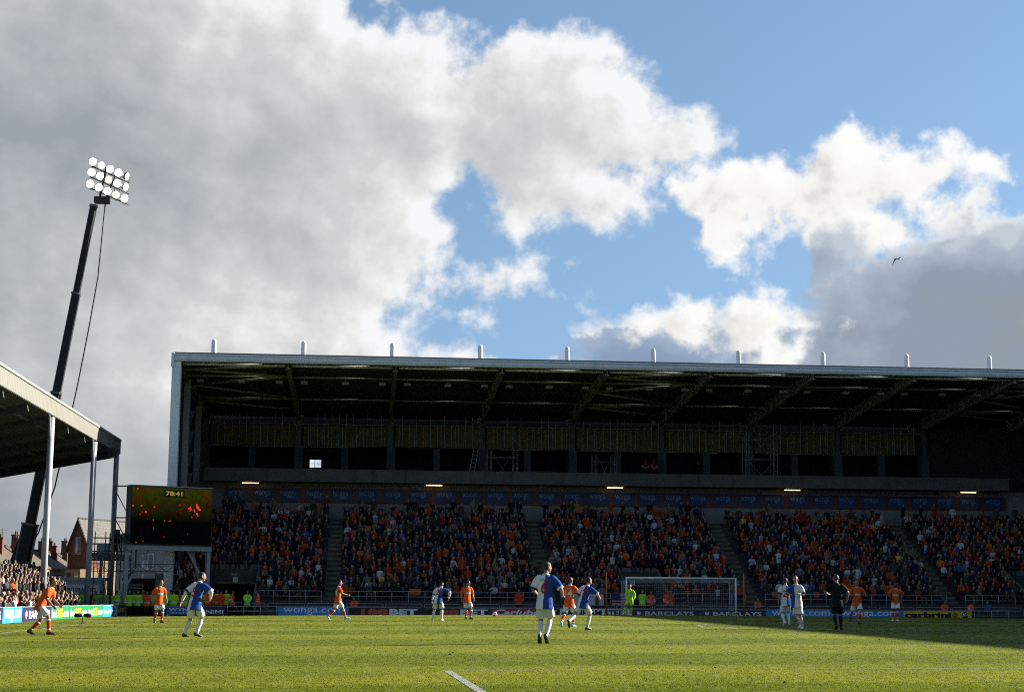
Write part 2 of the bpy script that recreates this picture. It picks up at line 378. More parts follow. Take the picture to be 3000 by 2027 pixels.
def grass_nodes(name, translucent):
    m = bpy.data.materials.new(name); m.use_nodes = True; nt = m.node_tree; b = nt.nodes['Principled BSDF']
    N = nt.nodes.new; L = nt.links.new
    geo = N('ShaderNodeNewGeometry')
    n1 = N('ShaderNodeTexNoise'); n1.inputs['Scale'].default_value = 0.35; n1.inputs['Detail'].default_value = 5; L(geo.outputs['Position'], n1.inputs['Vector'])
    n2 = N('ShaderNodeTexNoise'); n2.inputs['Scale'].default_value = 5.0; n2.inputs['Detail'].default_value = 6; n2.inputs['Roughness'].default_value = 0.75; L(geo.outputs['Position'], n2.inputs['Vector'])
    # mown bands across the pitch
    sp = N('ShaderNodeSeparateXYZ'); L(geo.outputs['Position'], sp.inputs[0])
    w = N('ShaderNodeMath'); w.operation = 'SINE'; a = N('ShaderNodeMath'); a.operation = 'MULTIPLY'; a.inputs[1].default_value = math.pi / 5.2
    L(sp.outputs[1], a.inputs[0]); L(a.outputs[0], w.inputs[0])
    st = N('ShaderNodeMapRange'); st.interpolation_type = 'SMOOTHSTEP'; L(w.outputs[0], st.inputs[0])
    for i, v in enumerate((-0.25, 0.25, 0.0, 1.0)): st.inputs[i + 1].default_value = v
    c1 = N('ShaderNodeMix'); c1.data_type = 'RGBA'; L(st.outputs[0], c1.inputs[0])
    c1.inputs[6].default_value = (0.092, 0.117, 0.008, 1); c1.inputs[7].default_value = (0.136, 0.151, 0.014, 1)
    c2 = N('ShaderNodeMix'); c2.data_type = 'RGBA'; c2.blend_type = 'MULTIPLY'; c2.inputs[0].default_value = 1.0; L(c1.outputs[2], c2.inputs[6])
    cr = N('ShaderNodeValToRGB'); L(n1.outputs['Fac'], cr.inputs[0])
    cr.color_ramp.elements[0].position = 0.3; cr.color_ramp.elements[0].color = (0.78, 0.85, 0.7, 1)
    cr.color_ramp.elements[1].position = 0.7; cr.color_ramp.elements[1].color = (1.22, 1.12, 1.3, 1)
    L(cr.outputs[0], c2.inputs[7])
    c3 = N('ShaderNodeMix'); c3.data_type = 'RGBA'; c3.blend_type = 'MULTIPLY'; c3.inputs[0].default_value = 1.0; L(c2.outputs[2], c3.inputs[6])
    cr2 = N('ShaderNodeValToRGB'); L(n2.outputs['Fac'], cr2.inputs[0])
    cr2.color_ramp.elements[0].position = 0.3; cr2.color_ramp.elements[0].color = (0.66, 0.67, 0.58, 1)
    cr2.color_ramp.elements[1].position = 0.72; cr2.color_ramp.elements[1].color = (1.38, 1.34, 1.42, 1)
    L(cr2.outputs[0], c3.inputs[7]); L(c3.outputs[2], b.inputs['Base Color'])
    b.inputs['Roughness'].default_value = 0.75; b.inputs['Specular IOR Level'].default_value = 0.12
    if translucent:
        tr = N('ShaderNodeBsdfTranslucent'); mxs = N('ShaderNodeMixShader'); mxs.inputs[0].default_value = 0.42
        tc = N('ShaderNodeMix'); tc.data_type = 'RGBA'; tc.blend_type = 'MULTIPLY'; tc.inputs[0].default_value = 1; L(c3.outputs[2], tc.inputs[6]); tc.inputs[7].default_value = (1.5, 1.55, 0.7, 1)
        L(tc.outputs[2], tr.inputs[0]); L(b.outputs[0], mxs.inputs[1]); L(tr.outputs[0], mxs.inputs[2]); L(mxs.outputs[0], nt.nodes['Material Output'].inputs[0])
    else:
        bp = N('ShaderNodeBump'); bp.inputs['Strength'].default_value = 0.6; bp.inputs['Distance'].default_value = 0.03
        n3 = N('ShaderNodeTexNoise'); n3.inputs['Scale'].default_value = 22; n3.inputs['Detail'].default_value = 4; L(geo.outputs['Position'], n3.inputs['Vector'])
        L(n3.outputs['Fac'], bp.inputs['Height']); L(bp.outputs[0], b.inputs['Normal'])
    return m
M_TURF = grass_nodes('turf', False); M_BLADE = grass_nodes('grass_blade', True)
M_PAINT = mat('line_paint', (0.22, 0.23, 0.19), 0.9, 0.35, 14, 0.3, 60)
M_PAINTB = mat('painted_blade', (0.24, 0.25, 0.20), 0.9, 0.3, 14)
M_TAR = mat('tarmac', (0.045, 0.045, 0.047), 0.9, 0.25, 1.5, 0.3, 30)

xs = [-14.9 + 1.0 * i for i in range(73)]; ys = [-6 + 1.0 * i for i in range(115)]
grid_sheet(xs, ys, 0).build('pitch', M_TURF, smooth=True, kind='structure', label='mown football pitch with light and dark bands')
gx = [-6000, -1500, -400, -120] + list(np.linspace(-60, 90, 51)) + [160, 400, 1500, 6000]
gy = [-3000, -400, -60] + list(np.linspace(-20, 130, 51)) + [160, 220, 400, 1500, 8000]
grid_sheet([float(a) for a in gx], [float(a) for a in gy], -0.05).build('ground', M_TAR, smooth=True, kind='structure')

LW = 0.12
def line_strip(name, pts, w=LW):
    m = MB(); n = len(pts); L, R = [], []
    for i, p in enumerate(pts):
        a = pts[max(i - 1, 0)]; b = pts[min(i + 1, n - 1)]; dx, dy = b[0] - a[0], b[1] - a[1]; l = math.hypot(dx, dy)
        nx, ny = -dy / l * w / 2, dx / l * w / 2
        for s in (1, -1):
            x, y = p[0] + s * nx, p[1] + s * ny; m.v.append((x, y, gz(x, y) + 0.006))
    for i in range(n - 1): m.f.append((2 * i, 2 * i + 1, 2 * i + 3, 2 * i + 2)); m.mi.append(0)
    return m.build(name, M_PAINT, kind='structure')
def seg(a, b, step=1.0):
    n = max(2, int(math.hypot(b[0] - a[0], b[1] - a[1]) / step)); return [(a[0] + (b[0] - a[0]) * i / n, a[1] + (b[1] - a[1]) * i / n) for i in range(n + 1)]
BOXN = 24.5                                     # depth of the near penalty area line
line_strip('touchline', seg((LEFT_X, NEAR_Y), (LEFT_X, FAR_Y)))
line_strip('touchline', seg((RIGHT_X, NEAR_Y), (RIGHT_X, FAR_Y)))
line_strip('goal_line', seg((LEFT_X, FAR_Y), (RIGHT_X, FAR_Y)))
line_strip('halfway_line', seg((LEFT_X, 56.5), (RIGHT_X, 56.5)))
line_strip('centre_circle_line', [(GOAL_X + 9.15 * math.cos(t * math.pi / 40), 56.5 + 9.15 * math.sin(t * math.pi / 40)) for t in range(81)])
line_strip('penalty_area_line', seg((1.76, NEAR_Y), (1.33, BOXN)) )
line_strip('penalty_area_line', seg((1.33, BOXN), (41.4, BOXN)), 0.05)
for hw, dp in ((20.16, 16.5), (9.16, 5.5)):
    for s in (-1, 1): line_strip('penalty_area_line', seg((GOAL_X + s * hw, FAR_Y), (GOAL_X + s * hw, FAR_Y - dp)))
    line_strip('penalty_area_line', seg((GOAL_X - hw, FAR_Y - dp), (GOAL_X + hw, FAR_Y - dp)))

def grass():
    R = np.random.default_rng(5); n = 150000
    Y = 1 / R.uniform(1 / 96, 1 / 15.0, n); X = R.uniform(-0.27, 0.47, n) * Y + R.uniform(-1.5, 1.5, n)
    ok = (X > -14.7) & (X < 56) ; X, Y = X[ok], Y[ok]; n = len(X)
    u = np.clip((X - 21) / 32, -1.2, 1.2); v = np.clip((Y - 55) / 51, 0, 1.06); Z = 0.04 - 0.22 * u * u - 0.25 * v ** 4
    h = R.uniform(0.007, 0.017, n) * np.clip(Y / 40, 1, 1.5); w = R.uniform(0.005, 0.010, n) * np.clip(Y / 26, 1, 3.0)
    K = 4; V = np.zeros((n, K, 3, 3), np.float32)
    for k in range(K):
        a = R.uniform(0, 2 * np.pi, n); b = R.uniform(0, 2 * np.pi, n); off = R.uniform(0, 0.04, n) * np.clip(Y / 30, 1, 3)
        bx = X + np.cos(b) * off; by = Y + np.sin(b) * off; lean = R.uniform(0.3, 1.6, n) * h; hh = h * R.uniform(0.7, 1.15, n)
        cx, sx = np.cos(a) * w, np.sin(a) * w
        V[:, k, 0] = np.stack([bx - cx, by - sx, Z - 0.003], 1); V[:, k, 1] = np.stack([bx + cx, by + sx, Z - 0.003], 1)
        V[:, k, 2] = np.stack([bx + np.cos(b) * lean, by + np.sin(b) * lean, Z + hh], 1)
    line = ((np.abs(X - (1.33 + (BOXN - Y) * 0.022)) < 0.075) & (Y < BOXN)) | (np.abs(X - LEFT_X) < 0.07)
    nf = n * K
    me = bpy.data.meshes.new('grass'); me.vertices.add(nf * 3); me.vertices.foreach_set('co', V.ravel())
    me.loops.add(nf * 3); me.loops.foreach_set('vertex_index', np.arange(nf * 3, dtype=np.int32))
    me.polygons.add(nf); me.polygons.foreach_set('loop_start', np.arange(0, nf * 3, 3, dtype=np.int32))
    me.materials.append(M_BLADE); me.materials.append(M_PAINTB)
    me.polygons.foreach_set('material_index', np.repeat(line.astype(np.int32), K)); me.update(calc_edges=True)
    link('grass', me, kind='stuff', label='short green blades of grass covering the pitch')
    # loose clods kicked up from the turf
    m = MB()
    for i in range(45):
        y = 1 / R.uniform(1 / 80, 1 / 17); x = R.uniform(-0.22, 0.36) * y
        if x < -11: continue
        z = gz(x, y); r = R.uniform(0.006, 0.013) * (1 + y / 60)
        ring = [[(x + r * q * math.cos(t * 1.047 + i) * R.uniform(.7, 1.3) * 1.4, y + r * q * math.sin(t * 1.047 + i), z + zz * r + 0.012) for t in range(6)] for q, zz in ((1.0, 0), (0.9, .8), (.35, 1.3))]
        m.rings(ring)
    m.build('turf_divots', mat('soil', (0.03, 0.028, 0.012), 0.95, 0.3, 8), kind='stuff', label='dark clods of torn turf scattered on the pitch')
grass()

# ------------------------------------------------------------------ the far stand
M_FASC = mat('fascia_metal', (0.62, 0.67, 0.70), 0.5, 0.06, 1.2, dirt=0.15)
M_GABLE = mat('gable_cladding', (0.70, 0.73, 0.75), 0.5, 0.06, 0.8, dirt=0.15)
M_COLG = mat('column_grey', (0.27, 0.29, 0.31), 0.6, 0.08, 1, dirt=0.2)
M_STEEL = mat('painted_steel', (0.085, 0.082, 0.075), 0.55, 0.1, 2)
M_RAFT = mat('rafter_paint', (0.24, 0.23, 0.21), 0.55, 0.1, 2)
M_TUBE = mat('white_tube', (0.80, 0.82, 0.83), 0.4, 0.05)
M_BRACE = mat('brace_tube', (0.36, 0.35, 0.31), 0.5, 0.08)
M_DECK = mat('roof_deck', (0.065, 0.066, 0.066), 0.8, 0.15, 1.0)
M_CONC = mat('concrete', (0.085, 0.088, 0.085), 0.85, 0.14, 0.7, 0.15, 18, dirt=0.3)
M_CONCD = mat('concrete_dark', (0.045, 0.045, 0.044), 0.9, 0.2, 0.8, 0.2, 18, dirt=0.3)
M_STEP = mat('concrete_step', (0.115, 0.10, 0.062), 0.9, 0.15, 0.9, 0.2, 20)
M_INSUL = mat('insulation', (0.15, 0.118, 0.042), 0.95, 0.25, 2.2, 0.2, 12)
M_STUD = mat('stud_metal', (0.30, 0.30, 0.28), 0.4, 0.1)
M_GLAZE = mat('fin_panel', (0.80, 0.80, 0.80), 0.35, 0.03)
M_WALLW = mat('white_wall', (0.17, 0.175, 0.175), 0.8, 0.08, 0.6, dirt=0.2)
M_ORANGE = mat('orange_paint', (0.11, 0.025, 0.008), 0.6, 0.1)
M_BANBLUE = mat('banner_blue', (0.011, 0.036, 0.115), 0.6, 0.08)
M_BANTXT = mat('banner_text', (0.17, 0.23, 0.33), 0.6, 0.05)
M_BLACK = mat('black_paint', (0.012, 0.012, 0.013), 0.6, 0.1)
M_RAIL = mat('rail_metal', (0.30, 0.31, 0.32), 0.4, 0.08)
M_SEAT = mat('orange_seat', (0.38, 0.062, 0.014), 0.5, 0.12, 4)
M_WHITE = mat('white_paint', (0.72, 0.72, 0.70), 0.5, 0.05)

STAND = empty('far_stand', (0, 127, 0), label='large unfinished far stand with a deep cantilever roof above packed seats', cat='stand')
ZERO = Matrix.Translation((0, -127, 0))
class Kid:                                      # parents a part of the stand, keeping world coordinates
    @staticmethod
    def fix(o): o.matrix_parent_inverse = ZERO; return o
def sp(m, name, mats, smooth=False, **kw): return Kid.fix(m.build(name, mats, STAND, smooth=smooth, **kw))
X0, X1 = -13.75, 92.0
RX = [-13.4 + 7.8 * i for i in range(11)]
def zr(y): return 17.15 - 0.072 * (y - 116)     # underside of the rafters
def zd(y): return 17.80 - 0.055 * (y - 116)     # underside of the roof deck

m = MB(); ys_ = np.linspace(115.2, 141.5, 44)   # trapezoid deck: ribs run along the stand
poly = []
for i, y in enumerate(ys_): poly.append((float(y), zd(y) + (0.09 if i % 2 else 0.0)))
poly += [(141.5, zd(141.5) + 0.5), (115.2, zd(115.2) + 0.35)]
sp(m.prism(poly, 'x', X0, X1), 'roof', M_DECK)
m = MB()
prof = [(115.0, 17.56), (115.0, 17.66), (114.93, 17.69), (114.93, 17.80), (115.0, 17.82), (115.0, 17.92), (114.90, 17.95), (114.90, 18.05), (115.2, 18.05), (115.2, 17.50)]
m.prism(prof, 'x', X0 + 0.03, X1); sp(m, 'roof_fascia', M_FASC)
# the gable end
m = MB(); m.box(-13.85, -13.22, 115.05, 115.75, -0.6, 17.5); sp(m, 'gable_column', M_GABLE)
m = MB(); m.box(-13.90, -13.72, 114.88, 141.5, 17.1, 18.12); sp(m, 'gable_trim', M_GABLE)
for y in (121.2, 130.0):
    m = MB(); m.box(-13.80, -13.15, y, y + 0.5, -0.6, zr(y) + 0.2); sp(m, 'gable_column', M_COLG)
    for k in range(8):
        z = 14.6 - k * 1.55
        q = MB(); q.prism([(-13.15, z), (-12.75, z + 0.02), (-13.10, z - 1.2)], 'y', y - 0.02, y + 0.3); sp(q, 'louvre_bracket', M_DECK)
m = MB(); m.box(-13.80, -13.62, 115.8, 142.19, -0.6, 17.2); sp(m, 'gable_wall', M_CONCD)

for i, x in enumerate(RX):                      # tapered I-section rafters
    m = MB(); a, b = 115.45, 136.4; zt = lambda y: zd(y) - 0.02
    da, db = 0.66, 1.15
    for w, z0f, z1f in ((0.30, lambda y, d: zt(y) - d, lambda y, d: zt(y) - d + 0.05), (0.30, lambda y, d: zt(y) - 0.05, lambda y, d: zt(y)), (0.05, lambda y, d: zt(y) - d + 0.05, lambda y, d: zt(y) - 0.05)):
        vs = []
        for y, d in ((a, da), (b, db)):
            for zz in (z0f(y, d), z1f(y, d)):
                vs += [(x - w / 2, y, zz), (x + w / 2, y, zz)]
        m.add(vs, ((0, 1, 3, 2), (4, 6, 7, 5), (0, 4, 5, 1), (2, 3, 7, 6), (0, 2, 6, 4), (1, 5, 7, 3)))
    for y in (119, 122.5, 126, 129.5, 133):
        d = da + (db - da) * (y - a) / (b - a); m.box(x - 0.13, x + 0.13, y, y + 0.03, zt(y) - d + 0.05, zt(y) - 0.05)
    sp(m, 'rafter', M_RAFT)
def tb(name, a, b, r, mt): Kid.fix(pipe(name, mt, STAND, [a, b], r, 7))
for i in range(len(RX) - 1):
    x0, x1 = RX[i], RX[i + 1]
    tb('roof_tube', (x0 + 0.22, 116.0, 17.47), (x1 - 0.22, 116.0, 17.47), 0.10, M_TUBE)
    for y in (120.0, 128.5): tb('purlin_tube', (x0 + 0.08, y, zr(y) + 0.3), (x1 - 0.08, y, zr(y) + 0.3), 0.075, M_BRACE)
    if i in (0, 4, 8):
        nodes = [(x1, 116.3), (x0, 118.0), (x1, 120.0), (x0, 123.8), (x1, 128.5), (x0, 130.0), (x1, 133.5)]
        if i == 0: pass
        for (ax, ay), (bx, by) in zip(nodes, nodes[1:]):
            s = 0.1 if ax < bx else -0.1
            tb('brace_tube', (ax + s, ay, zr(ay) + 0.35), (bx - s, by, zr(by) + 0.35), 0.085, M_BRACE)
for i in range(len(RX) - 1):
    for xx in (RX[i] + 1.0, RX[i] + 4.1, RX[i] + 6.9):
        y = 120.9; q = MB(); q.box(xx - .25, xx + .25, y - .2, y + .2, zr(y) - .02, zr(y) + .18).box(xx - .02, xx + .02, y - .02, y + .02, zr(y) + .182, zd(y)); sp(q, 'roof_lamp', M_BRACE)
for i in range(10):                             # rounded white fins along the back of the roof
    x = -13.3 + 7.815 * i; w = 0.44; n = 8
    rr = [(16.0, 1.0), (22.78, 1.0), (22.92, .92), (23.02, .72), (23.07, .45), (23.09, .15)]
    m = MB(); m.rings([[(x + w / 2 * f * math.cos(t * math.pi / 9), 140 + 0.16 * f * math.sin(t * math.pi / 9), z) for t in range(18)] for z, f in rr]); sp(m, 'roof_fin', M_GLAZE, smooth=True)

# box level: wall with insulation panels between studs, columns, balcony
WY = 136.0
m = MB(); m.box(-13.6, 48.7, WY + 0.30, WY + 0.38, 13.42, 15.30); sp(m, 'sheathing', M_CONCD)
x = -12.95; k = 0
while x < 48.2:
    near = min(abs(x + 0.3 - r) for r in RX)
    if near > 0.35:
        z1 = 15.22 + rnd.uniform(-0.03, 0.03)
        q = MB(); q.box(x + 0.02, x + 0.575, WY + 0.10, WY + 0.27, 13.47, z1); sp(q, 'insulation_panel', M_INSUL)
        q = MB(); q.box(x + 0.575, x + 0.62, WY, WY + 0.09, 13.42, 15.30 if rnd.random() < 0.3 else 16.2); sp(q, 'stud', M_STUD)
        if k > 12 and rnd.random() < 0.7:
            q = MB(); t = x + rnd.choice((0.30, 0.44)); q.box(t, t + 0.035, WY - 0.35, WY - 0.30, 13.42, 15.24); sp(q, 'stud', M_STUD)
    x += 0.6; k += 1
for i in range(len(RX) - 1):
    if RX[i] > 47: break
    q = MB(); q.box(RX[i] + 0.2, RX[i + 1] - 0.2, WY - 0.02, WY + 0.07, 15.305, 15.35); sp(q, 'top_track', M_STUD)
    if rnd.random() < 0.8:
        q = MB(); q.box(RX[i] + 0.2, RX[i + 1] - 0.2 - rnd.choice((0, 0, 2.5)), WY - 0.02, WY + 0.07, 13.37, 13.41); sp(q, 'bottom_track', M_STUD)
for i in range(17):                             # concrete columns, every other one under a rafter
    x = -13.3 + 3.9 * i; w = 0.72 if i % 2 == 0 else 0.55
    if x > 50: break
    q = MB(); q.box(x - w / 2, x + w / 2, WY - 0.3, WY + 0.3, 10.2, 13.36); sp(q, 'column', M_CONC)
    if i % 2 == 0:
        q = MB(); q.box(x - 0.2, x + 0.2, WY - 0.28, WY + 0.05, 13.362, zd(WY) - 0.9); sp(q, 'column', M_STEEL)
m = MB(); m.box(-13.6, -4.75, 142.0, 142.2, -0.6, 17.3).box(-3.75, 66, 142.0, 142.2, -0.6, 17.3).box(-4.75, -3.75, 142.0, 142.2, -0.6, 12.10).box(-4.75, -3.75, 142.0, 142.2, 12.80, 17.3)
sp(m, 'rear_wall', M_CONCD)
q = MB(); q.box(-4.32, -4.27, 141.9, 141.98, 12.1, 12.8).box(-4.75, -3.75, 141.9, 141.98, 12.42, 12.46); sp(q, 'window_frame', M_BLACK)
for x in [-9.4 + 3.9 * i for i in range(15)]:
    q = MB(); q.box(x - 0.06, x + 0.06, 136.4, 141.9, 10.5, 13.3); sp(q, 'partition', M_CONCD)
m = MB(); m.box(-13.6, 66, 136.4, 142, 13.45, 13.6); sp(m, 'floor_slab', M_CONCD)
m = MB(); m.box(-12.35, 52.4, 125.6, 136.5, 9.72, 10.0).box(-12.35, 52.4, 125.6, 125.9, 10.002, 10.72); sp(m, 'balcony', M_CONC)
for x in [-12.35 + 7.8 * i for i in range(9)]:
    q = MB(); q.box(x + 0.02, x + 0.05, 125.585, 125.6, 9.74, 10.70); sp(q, 'balcony_joint', M_CONCD)
m = MB(); m.box(-13.6, 66, 127.7, 127.9, 6.0, 9.72); sp(m, 'back_wall', M_WALLW)
m = MB(); m.box(48.6, 66, 136.1, 136.4, 10.0, 16.4); sp(m, 'unfinished_wall', mat('raw_block', (0.05, 0.032, 0.028), 0.95, 0.3, 2))
m = MB(); m.box(58.0, 66, 130.0, 130.3, 10.8, 14.4); sp(m, 'pale_panel', mat('pale_panel', (0.26, 0.27, 0.30), 0.7, 0.06))
m = MB(); m.box(58.0, 66, 129.96, 130.3, 9.2, 10.79); sp(m, 'blue_band', M_BANBLUE)

m = MB(); m.box(67.0, 92, 112.0, 142, -0.6, 17.0); sp(m, 'corner_block', M_CONCD)  # unseen solid block, added to keep the sun off the right-hand seats
# banner of panels at the back of the seats
BX0, BX1 = -10.9, 52.9
m = MB(); m.box(BX0, BX1, 127.55, 127.69, 8.22, 9.30); sp(m, 'banner', M_ORANGE)
n = 31; pw = (BX1 - BX0) / n
for i in range(n):
    x = BX0 + pw * i + 0.16; p = MB(); p.box(x, x + pw - 0.36, 127.50, 127.548, 8.36, 9.27); po = sp(p, 'banner_panel', M_BANBLUE)
    t = 'hoggy' if i in (2, 3, 4) else 'wonga'
    z0, z1 = (8.62, 9.10) if t == 'wonga' else (8.55, 9.20)
    lo = lettering(t, M_BANTXT, po, x + 0.14, x + pw - 0.36 - 0.34, z0, z1, 127.494)
for x, c in ((-6.37, 'X'), (5.68, 'W'), (20.28, 'V'), (34.51, 'U'), (47.2, 'T')):
    Kid.fix(lettering(c, M_BLACK, STAND, x - 0.14, x + 0.14, 9.34, 9.66, 127.68, name='row_letter'))

# terracing, aisles and vomitories
NR = 18
def row_y(i): return 113.2 + 0.76 * i
def row_z(i): return 0.62 + 0.365 * i
AISLES = [(-2.0, 1.05), (13.25, 1.05), (27.9, 1.05), (42.6, 1.05), (55.0, 1.05)]
VOMS = [(-10.9, -7.3), (18.9, 21.75), (48.4, 51.6)]
VR = 6                                          # rows cut away above a vomitory
def in_vom(x, i, pad=0.0): return i < VR and any(a - pad < x < b + pad for a, b in VOMS)
def spans(i):
    cut = sorted([(a, b) for a, b in VOMS]) if i < VR else []
    out = []; x = -13.0
    for a, b in cut: out.append((x, a)); x = b
    out.append((x, 66.0)); return out
m = MB()
for i in range(NR):
    y0 = row_y(i) - 0.38
    for a, b in spans(i): m.box(a, b, y0, (row_y(i) + 0.38) if i < NR - 1 else 127.7, row_z(i) - 0.9, row_z(i))
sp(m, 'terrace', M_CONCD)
for ax, aw in AISLES:
    m = MB()
    for i in range(NR):
        y0 = row_y(i) - 0.38
        m.box(ax - aw / 2, ax + aw / 2, y0 + 0.02, y0 + 0.40, row_z(i) - 0.3, row_z(i) + 0.004)
        if i: m.box(ax - aw / 2, ax + aw / 2, y0 - 0.36, y0 + 0.02, row_z(i) - 0.5, row_z(i) - 0.18)
    sp(m, 'aisle_stairs', M_STEP)
m = MB()
for a, b in spans(0): m.box(a, b, 112.55, 112.83, -0.7, 0.66)
sp(m, 'front_wall', M_CONCD)
for j, (a, b) in enumerate(VOMS):
    yb = 117.4
    m = MB()
    m.box(a, b, yb, yb + 0.2, 1.75, 3.12)
    for x in (a, b):
        m.prism([(112.5, -0.7), (yb + 0.2, -0.7), (yb + 0.2, 3.12), (yb, 3.12), (112.5, 1.05)], 'x', x - 0.09, x + 0.09)
    vo = sp(m, 'vomitory', M_CONC)
    q = MB(); q.box(a + 0.1, b - 0.1, yb + 2.5, yb + 2.6, -0.6, 1.8); Kid.fix(q.build('tunnel_wall', mat('tunnel_brick', (0.045, 0.02, 0.013), 0.9, 0.3, 3), STAND))
    num = ['10', '9', '8'][j]; cx = a + 0.52 * (b - a) if j != 1 else a + 1.05
    q = MB(); q.box(cx - 0.16, cx + 0.16, yb - 0.03, yb - 0.003, 1.86, 2.20); s_ = sp(q, 'number_sign', M_WHITE)
    Kid.fix(lettering(num, M_BLACK, STAND, cx - 0.10, cx + 0.10, 1.90, 2.16, yb - 0.036, bold=0.02, name='sign_number'))
    q = MB(); q.box(cx - 0.30, cx + 0.34, yb - 0.03, yb - 0.003, 2.28, 2.52); sp(q, 'exit_sign', mat('exit_green', (0.012, 0.075, 0.035), 0.5, 0.05))
    Kid.fix(lettering('EXIT', mat('exit_text', (0.25, 0.40, 0.30), 0.5, 0), STAND, cx - 0.22, cx + 0.12, 2.33, 2.47, yb - 0.036, name='sign_lettering'))
for x, y, z in ((5.6, 126.5, 9.70), (-8.8, 126.5, 9.70), (20.1, 126.5, 9.70), (34.6, 126.5, 9.70), (49.3, 126.5, 9.70)):
    t = empty('fluorescent_light', (x, y, z), label='lit fluorescent tube under the balcony near letter ' + {-8.8: 'X', 5.6: 'W', 20.1: 'V', 34.6: 'U', 49.3: 'T'}[x], cat='light', group='fluorescent tubes under the balcony')
    q = MB(); q.box(-0.68, 0.68, -0.08, 0.08, -0.06, 0.018); q.build('housing', M_WHITE, t)
    pipe('tube', mat('warm_tube', (1.0, 0.62, 0.28), 0.5, 0, emit=1.4), t, [(-0.64, -0.05, -0.085), (0.64, -0.05, -0.085)], 0.035, 8)

# railing along the front of the seats
def rail_piece(x0, x1, y, z0, name='railing', mid=0.36, step=1.15, r=0.022):
    n = max(1, int(round((x1 - x0) / step)))
    t = empty(name, ((x0 + x1) / 2, y, z0))
    hw = (x1 - x0) / 2
    for zz in (1.0, 1.0 - mid): pipe('rail', M_RAIL, t, [(-hw, 0, zz - 0.35), (hw, 0, zz - 0.35)], r, 6)
    for k in range(n + 1):
        xx = -hw + 2 * hw * k / n; pipe('post', M_RAIL, t, [(xx, 0, -0.2), (xx, 0, 0.65)], r, 6)
    return t
segs = [(-13.0, -11.1), (-7.1, -2.7), (-1.3, 12.5), (14.0, 18.7), (22.0, 27.2), (28.6, 41.9), (43.3, 48.2), (51.8, 60.0)]
names = ['beside the left tunnel', 'between the left tunnel and the first stairway', 'between the first and second stairways', 'between the second stairway and the tunnel behind the goal',
         'right of the tunnel behind the goal', 'between the third and fourth stairways', 'right of the fourth stairway', 'at the far right end of the stand']
for (a, b), nm in zip(segs, names):
    tag(rail_piece(a, b, 112.3, 0.62), 'grey two-bar railing before the seats ' + nm, 'railing', 'railings along the front of the far stand')

# flags hung on the railing, builders' scaffold on the balcony
def flag(name, x0, x1, z0, z1, label, deco):
    t = empty(name, ((x0 + x1) / 2, 112.22, z0), label=label, cat='flag', group='flags hung on the far railing'); w = x1 - x0; h = z1 - z0
    m = MB(); n = 14
    for j in range(2):
        for i in range(n + 1): m.v.append((-w / 2 + w * i / n, 0.03 * math.sin(i * 1.7) , h * j))
    for i in range(n): m.f.append((i, i + 1, n + 2 + i, n + 1 + i)); m.mi.append(0)
    m.build('cloth', mat('flag_white', (0.42, 0.42, 0.43), 0.9, 0.1, 5), t, smooth=True); deco(t, w, h)
def stripes(t, w, h):
    for k in range(4): MB().box(-w / 2, w / 2, -0.05, -0.035, h * (0.03 + 0.25 * k), h * (0.14 + 0.25 * k)).build('red_stripe', mat('flag_red', (0.20, 0.015, 0.02), .9, .1), t)
    MB().box(-w / 2 - .003, 0.05, -0.062, -0.052, h * 0.5, h * 1.003).build('blue_canton', mat('flag_blue', (0.015, 0.025, 0.10), .9, .1), t)
def plainf(t, w, h): MB().box(w * .28, w * .36, -0.05, -0.035, 0.02, h).build('red_stripe', mat('flag_red', (0.20, 0.015, 0.02), .9, .1), t)
flag('banner_flag', 14.4, 17.0, 0.40, 1.18, 'white sheet flag hung on the railing behind number 17', plainf)
flag('striped_flag', 17.6, 18.6, 0.35, 1.20, 'striped flag with dark canton hung on the railing left of the goalkeeper', stripes)
def scaffold(name, x0, x1, y, z0, z1, label, lifts):
    t = empty(name, ((x0 + x1) / 2, y, z0), label=label, cat='scaffold'); hw = (x1 - x0) / 2; h = z1 - z0
    for x in (-hw, -hw + .35, hw - .35, hw):
        for yy in (0, .9): pipe('upright', M_STUD, t, [(x, yy, 0), (x, yy, h)], 0.03, 6)
    for k in range(lifts + 1):
        z = h * (k + .6) / (lifts + 1)
        for yy in (0, .9): pipe('ledger', M_STUD, t, [(-hw, yy, z), (hw, yy, z)], 0.025, 6)
    for k in range(lifts): pipe('brace', M_STUD, t, [(-hw + .3, 0, h * k / lifts), (hw - .3, 0, h * (k + 1) / lifts)], 0.02, 5); pipe('brace', M_STUD, t, [(hw - .3, 0, h * k / lifts), (-hw + .3, 0, h * (k + 1) / lifts)], 0.02, 5)
    n = int(h / .45)
    for s_ in (-hw, hw - .35):
        for k in range(n): pipe('rung', M_STUD, t, [(s_, 0, .3 + k * .45), (s_ + .35, 0, .3 + k * .45)], 0.018, 5)
    return t
scaffold('scaffold_tower', 32.4, 35.2, 133.2, 10.02, 15.0, 'tall metal scaffold tower standing on the balcony', 2)
scaffold('low_scaffold', 10.4, 13.0, 134.0, 10.02, 13.2, 'low metal scaffold frame on the balcony near the centre', 1)
scaffold('low_scaffold', 19.4, 21.4, 134.0, 10.02, 12.9, 'low metal scaffold frame on the balcony right of the centre', 1)
t = empty('ladder', (9.2, 134.2, 10.02), label='pale ladder leaning in a dark box opening', cat='ladder')
for s_ in (-.2, .2): pipe('rail', M_WHITE, t, [(s_ - .3, 0, 0), (s_ + .35, 1.2, 3.4)], 0.035, 6)
for k in range(9): pipe('rung', M_WHITE, t, [(-.5 + .072 * k, .13 * k, .3 + k * .36), (-.1 + .072 * k, .13 * k, .3 + k * .36)], 0.018, 5)

